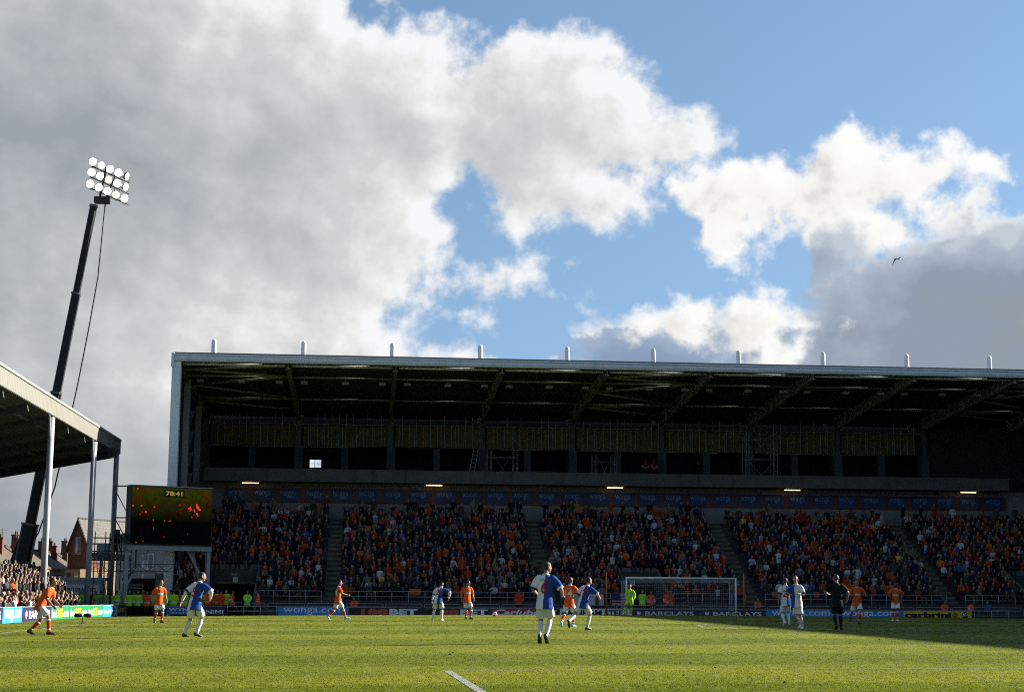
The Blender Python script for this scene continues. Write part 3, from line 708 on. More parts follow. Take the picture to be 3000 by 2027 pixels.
# ------------------------------------------------------------------ perimeter boards
SRGB = lambda r, g, b: lin(r, g, b)
def bm_(name, rgb): return mat('board_' + name, rgb, 0.45, 0.05, 1.5, spec=0.35)
B_SKY = bm_('sky_blue', (0.030, 0.24, 0.64)); B_NAVY = bm_('navy', (0.018, 0.016, 0.055)); B_GREEN = bm_('green', (0.008, 0.20, 0.07))
B_BLACK = bm_('black', (0.012, 0.012, 0.014)); B_RED = bm_('red', (0.42, 0.02, 0.02)); B_WHITE = bm_('white', (0.78, 0.78, 0.76)); B_YEL = bm_('yellow', (0.64, 0.47, 0.015))
B_ORG = bm_('orange', (0.50, 0.10, 0.03)); B_GOLD = bm_('gold', (0.75, 0.36, 0.05)); B_DBLUE = bm_('blue', (0.025, 0.12, 0.40)); B_PALE = bm_('pale_text', (0.74, 0.78, 0.80))

def eagle(parent, x, z, s, y, mt):
    m = MB()                                     # spread-winged bird emblem with a ring for a head
    R = [(0, -.50), (.10, -.34), (.20, -.42), (.22, -.26), (.36, -.30), (.33, -.14), (.47, -.12), (.40, .02), (.50, .10), (.40, .16), (.44, .30), (.30, .28), (.30, .42), (.18, .30), (.12, .12)]
    hd = [(.09 * math.cos(t), .30 + .13 * math.sin(t)) for t in (-0.6, 0.2, 0.9, 1.57)]
    right = R + hd; left = [(-a, b) for a, b in reversed(right[1:-1])]
    pts = right + left
    m.add([(x + a * s, y, z + b * s) for a, b in pts] , [tuple(range(len(pts)))])
    me = m.mesh('eagle_emblem', mt, fix=False); bmm = bmesh.new(); bmm.from_mesh(me); bmesh.ops.triangulate(bmm, faces=bmm.faces); bmm.to_mesh(me); bmm.free()
    return link('eagle_emblem', me, parent)

def board(loc, rz, w, h, face, deco, label, legs=True, gap=0.15, thick=0.05, group=None):
    """panel standing on legs; local x along the board, front faces local -y, z=0 at panel bottom"""
    t = empty('advertising_board', loc, rz, label=label, cat='advertising board', group=group)
    m = MB(); m.box(0.01, w - 0.01, 0, thick, 0, h); m.build('panel', face, t)
    m = MB(); m.box(0.0, w, -0.004, thick + 0.004, h + 0.001, h + 0.03); m.build('top_edge', M_RAIL, t)
    if legs:
        n = max(2, int(w / 1.6) + 1)
        for k in range(n):
            x = 0.12 + (w - 0.24) * k / (n - 1); q = MB(); q.box(x - 0.035, x + 0.035, 0.005, thick - 0.005, -gap, -0.002); q.build('leg', M_WHITE, t)
    deco(t, w, h); return t
def T(t, s, m, x0, x1, z0, z1, bold=0.02, shear=0.0, y=-0.006, name='lettering'): return lettering(s, m, t, x0, x1, z0, z1, y, bold, shear, name=name)
def wonga(t, w, h): T(t, 'wonga.com', B_WHITE, w * 0.08, w * 0.93, h * 0.06, h * 0.90, 0.008)
def barclays(t, w, h):
    eagle(t, w * 0.13, h * 0.52, h * 0.62, -0.006, B_WHITE); T(t, 'BARCLAYS', B_WHITE, w * 0.22, w * 0.94, h * 0.22, h * 0.76, 0.018)
def bet365(t, w, h):
    T(t, 'bet', B_WHITE, w * .05, w * .30, h * .22, h * .80, 0.03); T(t, '365', B_YEL, w * .31, w * .62, h * .18, h * .86, 0.035); T(t, '.com', B_WHITE, w * .635, w * .96, h * .22, h * .62, 0.02)
def lucozade(t, w, h):
    T(t, 'Lucozade', B_YEL, w * .06, w * .52, h * .30, h * .66, 0.025)
    m = MB(); m.prism([(w * .50, h * .03), (w * .66, h * .03), (w * .86, h * .5), (w * .66, h * .97), (w * .50, h * .97), (w * .68, h * .5)], 'y', -0.010, -0.002); m.build('arrow_mark', B_NAVY, t)
    m = MB(); m.prism([(w * .71, h * .03), (w * .74, h * .03), (w * .94, h * .5), (w * .74, h * .97), (w * .71, h * .97), (w * .90, h * .5)], 'y', -0.010, -0.002); m.build('arrow_line', B_WHITE, t)
    T(t, 'SPORT', B_WHITE, w * .60, w * .84, h * .42, h * .58, 0.01, y=-0.014)
def singer(t, w, h): T(t, '# SINGER', B_GOLD, w * .05, w * .93, h * .30, h * .74, 0.02)
def bet188(t, w, h):
    T(t, '188', B_ORG, w * .17, w * .55, h * .10, h * .86, 0.05); T(t, 'BET', B_PALE, w * .57, w * .97, h * .12, h * .86, 0.05)
def carlube(t, w, h):
    T(t, 'Carlube', B_WHITE, w * .07, w * .96, h * .12, h * .90, 0.03, 0.25)
def oil(t, w, h):
    T(t, 'MOTOR', B_PALE, w * .1, w * .92, h * .62, h * .88, 0.01); T(t, 'OIL', B_PALE, w * .25, w * .92, h * .10, h * .50, 0.03)
def rainham(t, w, h): T(t, 'RAINHAM STEEL', B_NAVY, w * .03, w * .97, h * .10, h * .92, 0.04)
def carbrini(t, w, h):
    T(t, 'carbrini', B_BLACK, w * .02, w * .70, h * .10, h * .90, 0.05); T(t, '@', B_BLACK, w * .715, w * .80, h * .12, h * .80, 0.02)
    m = MB(); m.prism([(w * .90 + h * .46 * math.cos(a * math.pi / 12), h * .5 + h * .46 * math.sin(a * math.pi / 12)) for a in range(24)], 'y', -0.008, -0.002); m.build('round_logo', B_BLACK, t)
    T(t, 'JD', B_WHITE, w * .855, w * .945, h * .26, h * .74, 0.02, 0.2, y=-0.012)
def plain(t, w, h): pass
def dots(t, w, h): T(t, 'WYN', B_PALE, w * .1, w * .9, h * .45, h * .8, 0.03); T(t, 'UNION', B_PALE, w * .15, w * .85, h * .12, h * .32, 0.01)
def iiin(t, w, h): T(t, 'IITINIMI', B_PALE, w * .06, w * .94, h * .1, h * .62, 0.03)

# along the left touchline: fronts face +x (rotate so that local -y becomes +x)
LB = [(64.0, 67.6, B_GREEN, bet365, 'green bet board nearest the camera along the left touchline'), (67.7, 71.9, B_NAVY, barclays, 'navy bank board before the sky-blue one on the left touchline'),
      (72.0, 76.1, B_SKY, wonga, 'sunlit sky-blue board with white lettering beside the lit spectators'), (76.15, 83.0, B_NAVY, barclays, 'navy board with white eagle behind the leaning orange player'),
      (83.05, 88.2, B_GREEN, bet365, 'green bet board right behind the leaning orange player'), (88.25, 94.0, B_GREEN, bet365, 'middle green bet board of three on the left touchline'),
      (94.05, 99.4, B_GREEN, bet365, 'green bet board beside the sky-blue arrow board'), (99.45, 105.5, B_SKY, lucozade, 'sky-blue board with a navy arrow near the corner'),
      (105.55, 108.6, B_BLACK, singer, 'small black board with gold letters in the corner')]
for a, b, f, dc, lb in LB:
    zt = 0.40 - 0.0035 * (a - 71)
    board((-15.5, a, zt - 0.71), RAD(90), b - a, 0.70, f, dc, lb, gap=max(0.1, zt - 0.71 - gz(-15.5, (a + b) / 2) + 0.04), group='boards along the left touchline')
FB = [(-12.9, -11.3, 109.3, B_DBLUE, dots, 'small blue board in the shaded corner under the screen'), (-11.2, -9.0, 109.3, B_NAVY, iiin, 'navy board in the shaded corner behind the orange walker'),
      (-5.55, -0.80, 109.5, B_SKY, wonga, 'sky-blue board behind the orange player walking right'), (-0.78, 4.0, 109.5, B_BLACK, bet188, 'black betting board left of the bending half-blue player'),
      (4.02, 8.8, 109.5, B_BLACK, bet188, 'black betting board behind the standing orange player'), (8.83, 12.35, 109.5, B_RED, carlube, 'red motor oil board behind the football'),
      (12.38, 13.5, 109.5, B_BLACK, oil, 'narrow black board beside the red one'), (13.56, 18.4, 109.5, B_WHITE, rainham, 'white steel board with navy letters left of the goalkeeper'),
      (18.42, 23.15, 109.5, B_NAVY, barclays, 'navy bank board under the left half of the goal'), (23.17, 27.9, 109.5, B_NAVY, barclays, 'navy bank board under the right half of the goal'),
      (27.95, 32.8, 109.5, B_SKY, wonga, 'sky-blue board behind the pair in blue and white'), (32.86, 37.65, 109.5, B_SKY, wonga, 'sky-blue board between the referee and the yellow board'),
      (37.68, 42.6, 109.5, B_YEL, carbrini, 'yellow board with black lettering at the right')]
for a, b, y, f, dc, lb in FB:
    board((a, y, -0.35), 0, b - a, 0.52, f, dc, lb, gap=0.25, group='boards behind the far goal line')

# crowd barriers (hooped steel) behind the far boards
def barrier(x, w, y, z):
    t = empty('crowd_barrier', (x + w / 2, y, z)); h = 0.60; hw = w / 2 - 0.04; r = 0.018
    pts = [(-hw, 0, 0)] + [(-hw + 0.15 * (1 - math.cos(a)), 0, h - 0.15 + 0.15 * math.sin(a)) for a in np.linspace(0.2, 1.57, 4)] + [(hw - 0.15 * (1 - math.cos(a)), 0, h - 0.15 + 0.15 * math.sin(a)) for a in np.linspace(1.57, 0.2, 4)] + [(hw, 0, 0)]
    pipe('hoop', M_RAIL, t, pts, r, 6)
    for zz in (0.12, 0.40): pipe('bar', M_RAIL, t, [(-hw, 0, zz), (hw, 0, zz)], r * 0.8, 5)
    for k in range(1, 4): pipe('upright', M_RAIL, t, [(-hw + 2 * hw * k / 4, 0, 0.12), (-hw + 2 * hw * k / 4, 0, 0.40)], 0.012, 5)
    return t
x = -9.0; i = 0
while x < 58:
    t = barrier(x, 2.6, 110.4, -0.17); i += 1
    tag(t, 'grey hooped crowd barrier behind the far boards, %s from the corner screen' % nth(i), 'barrier', 'hooped barriers behind the far boards'); x += 2.66
for j, (a, b) in enumerate(((-8.9, -5.6), (42.8, 46.5), (46.6, 50.4))):
    t = empty('pitchside_rail', ((a + b) / 2, 109.5, -0.5)); hw = (b - a) / 2
    for zz in (0.36, 0.70): pipe('rail', M_RAIL, t, [(-hw, 0, zz), (hw, 0, zz)], 0.022, 6)
    for k in range(4): pipe('post', M_RAIL, t, [(-hw + 2 * hw * k / 3, 0, 0), (-hw + 2 * hw * k / 3, 0, 0.70)], 0.022, 6)
    tag(t, ('low grey pitchside rail left of the first sky-blue board', 'low grey pitchside rail right after the yellow board', 'low grey pitchside rail at the far right')[j], 'rail', 'low rails beside the boards')

# ------------------------------------------------------------------ goal, poles, ball, microphone
G0 = gz(GOAL_X, FAR_Y)
t = empty('goal', (GOAL_X, FAR_Y, G0), label='white goal frame with a fine net at the far end', cat='goal')
hw = 3.70
pipe('crossbar', M_WHITE, t, [(-hw - 0.06, 0, 2.48), (hw + 0.06, 0, 2.48)], 0.06, 12)
for s in (-1, 1): pipe('post', M_WHITE, t, [(s * hw, 0, 0), (s * hw, 0, 2.45)], 0.06, 12)
for s in (-1, 1): pipe('net_stanchion', M_RAIL, t, [(s * hw, 1.9, -0.2), (s * hw, 1.9, 2.2)], 0.03, 6)
m = MB(); st = 0.125; M_NET = mat('net_cord', (0.55, 0.55, 0.53), 0.8, 0)
def nline(a, b): m.tube([a, b], 0.0028, 3, cap=False)
k = -hw
while k <= hw + 0.01:
    nline((k, 0, 2.46), (k, 1.9, 2.2)); nline((k, 1.9, 2.2), (k, 2.1, -0.1)); k += st
k = 0
while k < 2.2: nline((-hw, 1.9 + 0.09 * (2.2 - k), k), (hw, 1.9 + 0.09 * (2.2 - k), k)); k += st
k = 0.1
while k < 1.9:
    nline((-hw, k, 2.46 - 0.137 * k), (hw, k, 2.46 - 0.137 * k))
    for s in (-1, 1): nline((s * hw, k, 2.46 - 0.137 * k), (s * hw, k, -0.1))
    k += st
k = 0
while k < 2.3:
    for s in (-1, 1): nline((s * hw, 0, k), (s * hw, 2.0, k))
    k += st
m.build('net', M_NET, t, kind='stuff')
for x, lb in ((16.7, 'orange net pole standing left of the goal'), (26.25, 'orange net pole standing right of the goal')):
    tt = empty('net_pole', (x, 108.9, gz(x, 108.9)), label=lb, cat='pole', group='orange poles either side of the goal')
    pipe('pole', mat('orange_pole', (0.55, 0.17, 0.02), 0.5, 0.08), tt, [(0, 0, -0.1), (0, 0, 2.95)], 0.05, 8)
    m = MB(); m.box(-0.12, 0.12, -0.12, 0.12, -0.02, 0.03); m.build('base_plate', M_STEEL, tt)

def football():
    bm = bmesh.new(); bmesh.ops.create_icosphere(bm, subdivisions=3, radius=0.11)
    ico = bmesh.new(); bmesh.ops.create_icosphere(ico, subdivisions=1, radius=0.11); cs = [v.co.normalized() for v in ico.verts]; ico.free()
    for f in bm.faces:
        c = f.calc_center_median().normalized(); f.material_index = 1 if max(c.dot(q) for q in cs) > 0.95 else 0; f.smooth = True
    me = bpy.data.meshes.new('football'); bm.to_mesh(me); bm.free()
    me.materials.append(M_WHITE); me.materials.append(M_BLACK)
    link('football', me, loc=(5.65, 68, 0.28), label='black and white football in the air before the red board', cat='football')
football()
t = empty('microphone', (-10.9, 65.0, gz(-10.9, 65)), label='black fluffy broadcast microphone on a short stand at the touchline', cat='microphone')
M_FUR = mat('mic_fur', (0.006, 0.006, 0.006), 0.95, 0.2, 60, 0.8, 90)
for s in (-1, 1):
    m = MB(); m.tube([(s * 0.03, 0, 0.36), (s * 0.06, 0, 0.36), (s * 0.20, 0, 0.36), (s * 0.30, 0, 0.355), (s * 0.33, 0, 0.355)], [0.04, 0.075, 0.085, 0.075, 0.04], 12); m.build('windshield', M_FUR, t, smooth=True)
pipe('stem', M_BLACK, t, [(0, 0, 0.02), (0, 0, 0.35)], 0.018, 8)
for a in range(3): pipe('foot', M_BLACK, t, [(0, 0, 0.08), (0.16 * math.cos(a * 2.09 + .5), 0.16 * math.sin(a * 2.09 + .5), 0.0)], 0.010, 6)

# ------------------------------------------------------------------ left stand
LS = empty('side_stand', (-22, 95, 0), label='low covered stand on the left with a ribbed cream roof edge on tall posts', cat='stand')
LZ = Matrix.Translation((22, -95, 0))
def lsp(m, name, mt, smooth=False, **kw):
    o = m.build(name, mt, LS, smooth=smooth, **kw); o.matrix_parent_inverse = LZ; return o
M_CREAM = mat('cream_cladding', (0.155, 0.152, 0.13), 0.5, 0.05, 0.7, dirt=0.12); M_POST = mat('grey_post', (0.35, 0.36, 0.39), 0.42, 0.08, 2)
FX = -18.2; YA, YB = 30.0, 121.2
m = MB(); pts = []; n = int((YB - YA) / 0.13)      # ribbed sheet
ring = []
for k in range(n + 1):
    y = YA + (YB - YA) * k / n; ring.append((FX + (0.045 if k % 3 else 0.0), y))
vs = [(x, y, 11.30) for x, y in ring] + [(x, y, 12.22) for x, y in ring]; N_ = len(ring)
m.add(vs, [(k, k + 1, N_ + k + 1, N_ + k) for k in range(N_ - 1)]); lsp(m, 'roof_edge', M_CREAM)
m = MB(); m.box(FX - 0.25, FX + 0.10, YA, YB + 0.05, 12.225, 12.37); lsp(m, 'gutter', mat('gutter_grey', (0.22, 0.235, 0.23), 0.5, 0.06))
m = MB(); m.box(FX - 0.3, FX + 0.06, YB + 0.002, YB + 0.06, 11.27, 12.223); lsp(m, 'roof_end_trim', M_CREAM)
def lz(x): return 11.27 + (x - FX) * 0.188
m = MB(); m.prism([(FX - 0.01, 11.27), (-28, lz(-28)), (-28, lz(-28) + 0.25), (FX - 0.01, 12.19)], 'y', YA, YB - 0.003); lsp(m, 'roof', M_DECK)
for y in np.arange(YA + 4, YB, 6.1):
    m = MB(); m.beam((FX - 0.2, y, 11.07), (-27.7, y, lz(-27.7) - 0.25), 0.2, 0.45); lsp(m, 'rafter', M_DECK)
for x in (-19.5, -22.5, -25.5):
    m = MB(); m.beam((x, YA, lz(x) - 0.08), (x, YB - 0.1, lz(x) - 0.08), 0.12, 0.16); lsp(m, 'purlin', M_STEEL)
for y in (79.5, 94.7, 109.9, 119.8):
    m = MB(); m.tube([(FX + 0.0, y, -0.6), (FX + 0.0, y, 11.15)], 0.19, 12); o = lsp(m, 'post', M_POST, True)
    for s in (-1, 1):
        q = MB(); q.beam((FX, y + s * 0.18, 10.0), (FX, y + s * 0.75, 11.22), 0.08, 0.08); lsp(q, 'knee_brace', M_POST)
m = MB(); m.box(FX + 0.1, FX + 0.6, 115.0, 116.4, 10.65, 11.2); lsp(m, 'roof_speaker', M_BLACK)
LNR = 8
def lrow_x(i): return -16.75 - 0.74 * i
def lrow_z(i, y=90): return -0.40 + 0.235 * i
m = MB()
for i in range(LNR + 4):
    m.box(lrow_x(i) - 0.37 if i < LNR + 3 else -27, lrow_x(i) + 0.37, 50, 111.5, lrow_z(i) - 0.8, lrow_z(i))
lsp(m, 'terrace', M_CONCD)
m = MB(); m.box(-27.6, -27.4, 30, 116, -0.6, 3.0); lsp(m, 'rear_wall', M_CONCD)

# ------------------------------------------------------------------ right-hand stand (out of frame, throws the long shade over the pitch)
RS = empty('right_stand', (66, 65, 0), label='tall covered stand along the right touchline', cat='stand')
def rsp(m, name, mt):
    o = m.build(name, mt, RS); o.matrix_parent_inverse = Matrix.Translation((-66, -65, 0)); return o
m = MB(); m.box(55.2, 84, -20, 114.9, 17.6, 18.0); rsp(m, 'roof', M_FASC)
m = MB(); m.prism([(58.5, -0.6), (84, -0.6), (84, 17.6), (83.5, 17.6), (83.5, 10.5), (59, 0.9), (58.5, 0.9)], 'y', -20, 111.5); rsp(m, 'terrace', M_CONCD)
for y in np.arange(-16, 112, 7.8):
    m = MB(); m.beam((55.5, y, 17.25), (83.4, y, 16.9), 0.3, 0.6); rsp(m, 'rafter', M_STEEL)

# ------------------------------------------------------------------ screen, scaffold, crane, houses
M_GALV = mat('galvanised', (0.24, 0.27, 0.30), 0.5, 0.1, 2); M_SCAF = mat('scaffold_tube', (0.045, 0.045, 0.05), 0.5, 0.15)
def screen_material():
    m = bpy.data.materials.new('screen_picture'); m.use_nodes = True; nt = m.node_tree; b = nt.nodes['Principled BSDF']; N = nt.nodes.new; L = nt.links.new
    tc = N('ShaderNodeTexCoord'); sp_ = N('ShaderNodeSeparateXYZ'); L(tc.outputs['Object'], sp_.inputs[0])
    n = N('ShaderNodeTexNoise'); n.inputs['Scale'].default_value = 1.3; n.inputs['Detail'].default_value = 4; n.inputs['Distortion'].default_value = 1.5; L(tc.outputs['Object'], n.inputs['Vector'])
    cr = N('ShaderNodeValToRGB'); L(n.outputs['Fac'], cr.inputs[0]); e = cr.color_ramp.elements
    e[0].position = 0.30; e[0].color = (0.012, 0.07, 0.004, 1); e[1].position = 0.70; e[1].color = (0.03, 0.02, 0.004, 1)
    for p, c in ((0.42, (0.05, 0.09, 0.004, 1)), (0.50, (0.09, 0.03, 0.002, 1)), (0.57, (0.03, 0.07, 0.004, 1)), (0.62, (0.24, 0.03, 0.004, 1))):
        q = e.new(p); q.color = c
    g = N('ShaderNodeMapRange'); L(sp_.outputs[2], g.inputs[0])
    for i, v in enumerate((1.5, 4.1, 0.0, 1.0)): g.inputs[i + 1].default_value = v
    n2 = N('ShaderNodeTexNoise'); n2.inputs['Scale'].default_value = 3.4; n2.inputs['Detail'].default_value = 3; L(tc.outputs['Object'], n2.inputs['Vector'])
    acc = n2.outputs['Fac']
    for cx, cz, rr, amt in ((4.75, 2.45, 0.75, 0.24), (1.15, 2.2, 0.7, 0.14), (1.1, 1.3, 0.5, 0.10), (3.6, 2.6, 0.35, 0.10)):
        dn = N('ShaderNodeVectorMath'); dn.operation = 'DISTANCE'; L(tc.outputs['Object'], dn.inputs[0]); dn.inputs[1].default_value = (cx, -0.03, cz)
        mr_ = N('ShaderNodeMapRange'); L(dn.outputs['Value'], mr_.inputs[0])
        for i, v in enumerate((0.0, rr, amt, 0.0)): mr_.inputs[i + 1].default_value = v
        ad = N('ShaderNodeMath'); L(acc, ad.inputs[0]); L(mr_.outputs[0], ad.inputs[1]); acc = ad.outputs[0]
    th = N('ShaderNodeMapRange'); L(acc, th.inputs[0])
    for i, v in enumerate((0.70, 0.715, 0.0, 1.0)): th.inputs[i + 1].default_value = v
    mx = N('ShaderNodeMix'); mx.data_type = 'RGBA'; L(th.outputs[0], mx.inputs[0]); mx.inputs[7].default_value = (1.6, 0.09, 0.015, 1)
    sc = N('ShaderNodeVectorMath'); sc.operation = 'SCALE'; L(cr.outputs[0], sc.inputs[0]); L(g.outputs[0], sc.inputs['Scale']); L(sc.outputs[0], mx.inputs[6])
    b.inputs['Base Color'].default_value = (0.004, 0.004, 0.004, 1); b.inputs['Roughness'].default_value = 0.9
    L(mx.outputs[2], b.inputs['Emission Color']); b.inputs['Emission Strength'].default_value = 0.16; b.inputs['Specular IOR Level'].default_value = 0.05
    return m
a_ = math.atan2(2.9, 5.22)
SCR = empty('video_screen', (-15.75, 111.0, -0.5), a_, label='dark video screen showing an orange picture and the clock 78:41 on a steel frame', cat='video screen')
W_ = 5.97
m = MB(); m.box(0, W_, 0, 0.9, 4.80, 8.80); m.build('cabinet', M_BLACK, SCR)
m = MB(); m.box(0.06, W_ - 0.06, -0.03, -0.003, 0, 3.86); o = m.build('picture', screen_material(), SCR, loc=(0, 0, 4.88))
m = MB(); m.box(0, W_, -0.06, 0.9, 8.803, 8.87); m.build('top_trim', M_GALV, SCR)
m = MB(); m.box(2.30, 3.85, -0.05, -0.033, 8.10, 8.62); m.build('clock_panel', M_BLACK, SCR)
T(SCR, '78:41', mat('clock_digits', (0.75, 0.42, 0.06), 0.5, 0, emit=0.10), 2.47, 3.68, 8.20, 8.52, 0.02, y=-0.056, name='clock_digits')
for x, z in ((0, 4.8), (W_, 4.8)):
    m = MB(); m.beam((x, 0.45, 4.62), (x, 0.45, 0.0), 0.26, 0.26); m.build('leg', M_GALV, SCR)
m = MB(); m.box(-0.1, W_ + 0.1, 0.1, 0.8, 4.45, 4.79); m.build('base_beam', M_GALV, SCR)
for a, b in (((0.1, .45, 2.1), (1.6, .45, 4.45)), ((W_ - 0.1, .45, 2.0), (W_ - 1.5, .45, 4.45)), ((W_ - 0.1, .9, 1.2), (W_ - 1.0, .9, 4.45)), ((-.9, .5, 0), (0, .5, 2.4))):
    m = MB(); m.beam(a, b, 0.14, 0.14); m.build('diagonal', M_GALV, SCR)
# lattice on the screen's left side
for z in (4.8, 6.6, 8.75): pipe('side_frame', M_STEEL, SCR, [(-0.05, 0, z), (-0.95, 0.6, z)], 0.05, 6)
pipe('side_frame', M_STEEL, SCR, [(-0.95, 0.6, 0.0), (-0.95, 0.6, 8.8)], 0.09, 8)
for z in (4.8, 6.6): pipe('side_frame', M_STEEL, SCR, [(-0.05, 0, z), (-0.95, 0.6, z + 1.9)], 0.035, 6)

# camera gantry of scaffold
SG = empty('camera_platform', (-17.2, 112.3, -0.5), label='dark scaffold camera platform beside the screen', cat='scaffold')
m = MB(); m.box(-1.25, 1.35, -0.9, 0.9, 3.72, 3.86).box(-1.25, 0.1, -0.95, -0.9, 3.87, 4.25).box(0.12, 1.35, -0.95, -0.9, 3.87, 4.15); m.build('deck', M_SCAF, SG)
for x in (-1.2, -0.2, 0.6, 1.3):
    for y in (-0.9, 0.9): pipe('upright', M_SCAF, SG, [(x, y, 0), (x, y, 5.5 + rnd.uniform(-.1, .3))], 0.035, 6)
for z in (4.35, 4.85, 5.25):
    for y in (-0.92, 0.92): pipe('guard_rail', M_SCAF, SG, [(-1.3, y, z), (1.4, y, z)], 0.028, 6)
for x in (-1.22, 1.33):
    for z in (4.35, 4.85): pipe('guard_rail', M_SCAF, SG, [(x, -1, z), (x, 1, z)], 0.028, 6)
for z in (3.0, 3.5): pipe('ledger', M_SCAF, SG, [(-1.3, -0.7, z), (4.6, -0.7, z)], 0.03, 6)
for k in range(9): pipe('lacing', M_SCAF, SG, [(-1.2 + k * 0.64, -0.7, 3.0 + 0.5 * (k % 2)), (-1.2 + (k + 1) * 0.64, -0.7, 3.5 - 0.5 * (k % 2))], 0.02, 5)
for y in (-0.75, 0.75): pipe('ledger', M_SCAF, SG, [(4.6, y, 2.9), (4.6, y, 3.65)], 0.03, 6)
m = MB(); m.box(-0.85, -0.1, -0.4, 0.1, 3.87, 4.85); m.build('equipment_case', M_GALV, SG)
for s in (-1, 1): pipe('ladder_rail', M_GALV, SG, [(0.1 + s * 0.2, -1.6, 0), (-0.55 + s * 0.2, -1.0, 3.9)], 0.03, 6)
for k in range(11): pipe('ladder_rung', M_GALV, SG, [(0.1 - 0.059 * k - .2, -1.6 + .054 * k, .2 + k * .33), (0.1 - 0.059 * k + .2, -1.6 + .054 * k, .2 + k * .33)], 0.016, 5)
VC = empty('broadcast_camera', (-16.75, 112.2, 3.36), label='black broadcast camera on a tripod on the scaffold platform', cat='camera')
m = MB(); m.box(-0.18, 0.18, -0.35, 0.35, 1.35, 1.72); m.build('body', M_BLACK, VC)
m = MB(); m.tube([(0, -0.35, 1.53), (0, -0.85, 1.50)], [0.11, 0.16], 10); m.build('lens', M_BLACK, VC)
m = MB(); m.box(-0.14, 0.14, 0.05, 0.25, 1.72, 1.98); m.build('viewfinder', M_BLACK, VC)
for a in range(3): pipe('tripod_leg', M_BLACK, VC, [(0, 0, 1.35), (0.45 * math.cos(a * 2.09), 0.45 * math.sin(a * 2.09), 0)], 0.035, 6)

# telescopic crane carrying floodlights
CR = empty('floodlight_crane', (-26.3, 125, -0.5), label='tall black telescopic crane boom holding lit floodlights behind the left stand', cat='crane')
M_BOOM = mat('boom_paint', (0.014, 0.014, 0.015), 0.5, 0.15, 1.2, spec=0.25, dirt=0.2); M_BOOML = mat('boom_side', (0.10, 0.10, 0.105), 0.4, 0.2, 1.5, dirt=0.2)
p0 = Vector((0.35, 0, 1.5)); p1 = Vector((4.75, 0, 32.2)); dr = (p1 - p0).normalized()
cuts = [(0.0, 0.17, 1.12, 1.1), (0.16, 0.50, 0.74, 0.70), (0.495, 0.755, 0.62, 0.58), (0.75, 0.985, 0.52, 0.48)]
for a, b, w, h in cuts:
    m = MB(); A = p0 + (p1 - p0) * a; B = p0 + (p1 - p0) * b
    s = Vector((0, 1, 0)); r = dr.cross(s).normalized()
    prof = [(-.5, -.35), (-.35, -.5), (.35, -.5), (.5, -.35), (.5, .35), (.35, .5), (-.35, .5), (-.5, .35)]
    m.rings([[P_ + r * (u * w) + s * (v * h) for u, v in prof] for P_ in (A, B)]); m.build('boom_section', M_BOOM, CR)
    m = MB(); C_ = p0 + (p1 - p0) * (b - 0.006); m.rings([[P_ + r * (u * (w + .1)) + s * (v * (h + .1)) for u, v in prof] for P_ in (C_, C_ + dr * 0.18)]); m.build('boom_collar', M_BOOML, CR)
T(CR, '12.0', M_WHITE, p0.x + (p1.x - p0.x) * 0.44 - 0.12, p0.x + (p1.x - p0.x) * 0.44 + 0.28, 15.2, 15.45, y=-0.47, name='boom_marking')
m = MB(); m.box(-1.7, 1.5, -1.2, 2.2, 0.9, 2.6).box(-2.4, -1.6, -1.0, 2.0, 1.1, 2.3).box(0.5, 1.5, -1.9, -1.2, 1.0, 2.9); m.build('crane_body', M_BLACK, CR)
m = MB(); m.beam((-0.5, 0.2, 2.4), (0.55, 0.2, 5.6), 0.5, 0.5); m.build('lift_ram', M_BOOM, CR)
for x in (-2.2, -0.7, 0.9, 2.2):
    for y in (-1.3, 1.9): MB().tube([(x, y, 0.55), (x, y + 0.35, 0.55)], 0.55, 14).build('wheel', M_BLACK, CR)
pipe('power_cable', M_BLACK, CR, [(5.55, 0.1, 32.2), (5.42, 0.1, 29.5), (5.25, .1, 26), (4.75, .1, 22), (4.1, .1, 17.5), (3.35, .1, 13), (2.75, .1, 9.5), (1.7, .1, 6.0), (0.9, 0.2, 4.6)], 0.055, 7)
# lamp heads, 5 x 3, aimed over the pitch
FL = empty('floodlight_bank', (-21.35, 124.9, 31.6), label='bank of fifteen lit floodlights at the top of the crane boom', cat='floodlights')
M_LIT = mat('lamp_lit', (1.0, 0.98, 0.95), 0.3, 0, emit=7.0); M_DIM = mat('lamp_dim', (1.0, 0.72, 0.42), 0.3, 0, emit=0.55)
aim = Vector((0.45, -0.85, -0.30)).normalized()
def lampmesh(lit):
    m = MB(); Z = aim; X = Z.cross(Vector((0, 0, 1))).normalized(); Y = X.cross(Z)
    def ring(r, d): return [Z * d + X * (r * math.cos(k * math.pi / 10)) + Y * (r * math.sin(k * math.pi / 10)) for k in range(20)]
    m.rings([ring(0.10, -0.52), ring(0.14, -0.40), ring(0.27, -0.16), ring(0.31, 0.0)]); s = m.mesh('reflector', M_BLACK, True)
    q = MB(); q.rings([ring(0.296, 0.006), ring(0.285, 0.025), ring(0.15, 0.06), ring(0.02, 0.075)]); g = q.mesh('lens', lit, True)
    return s, g
S1, GL = lampmesh(M_LIT); _, GD = lampmesh(M_DIM)
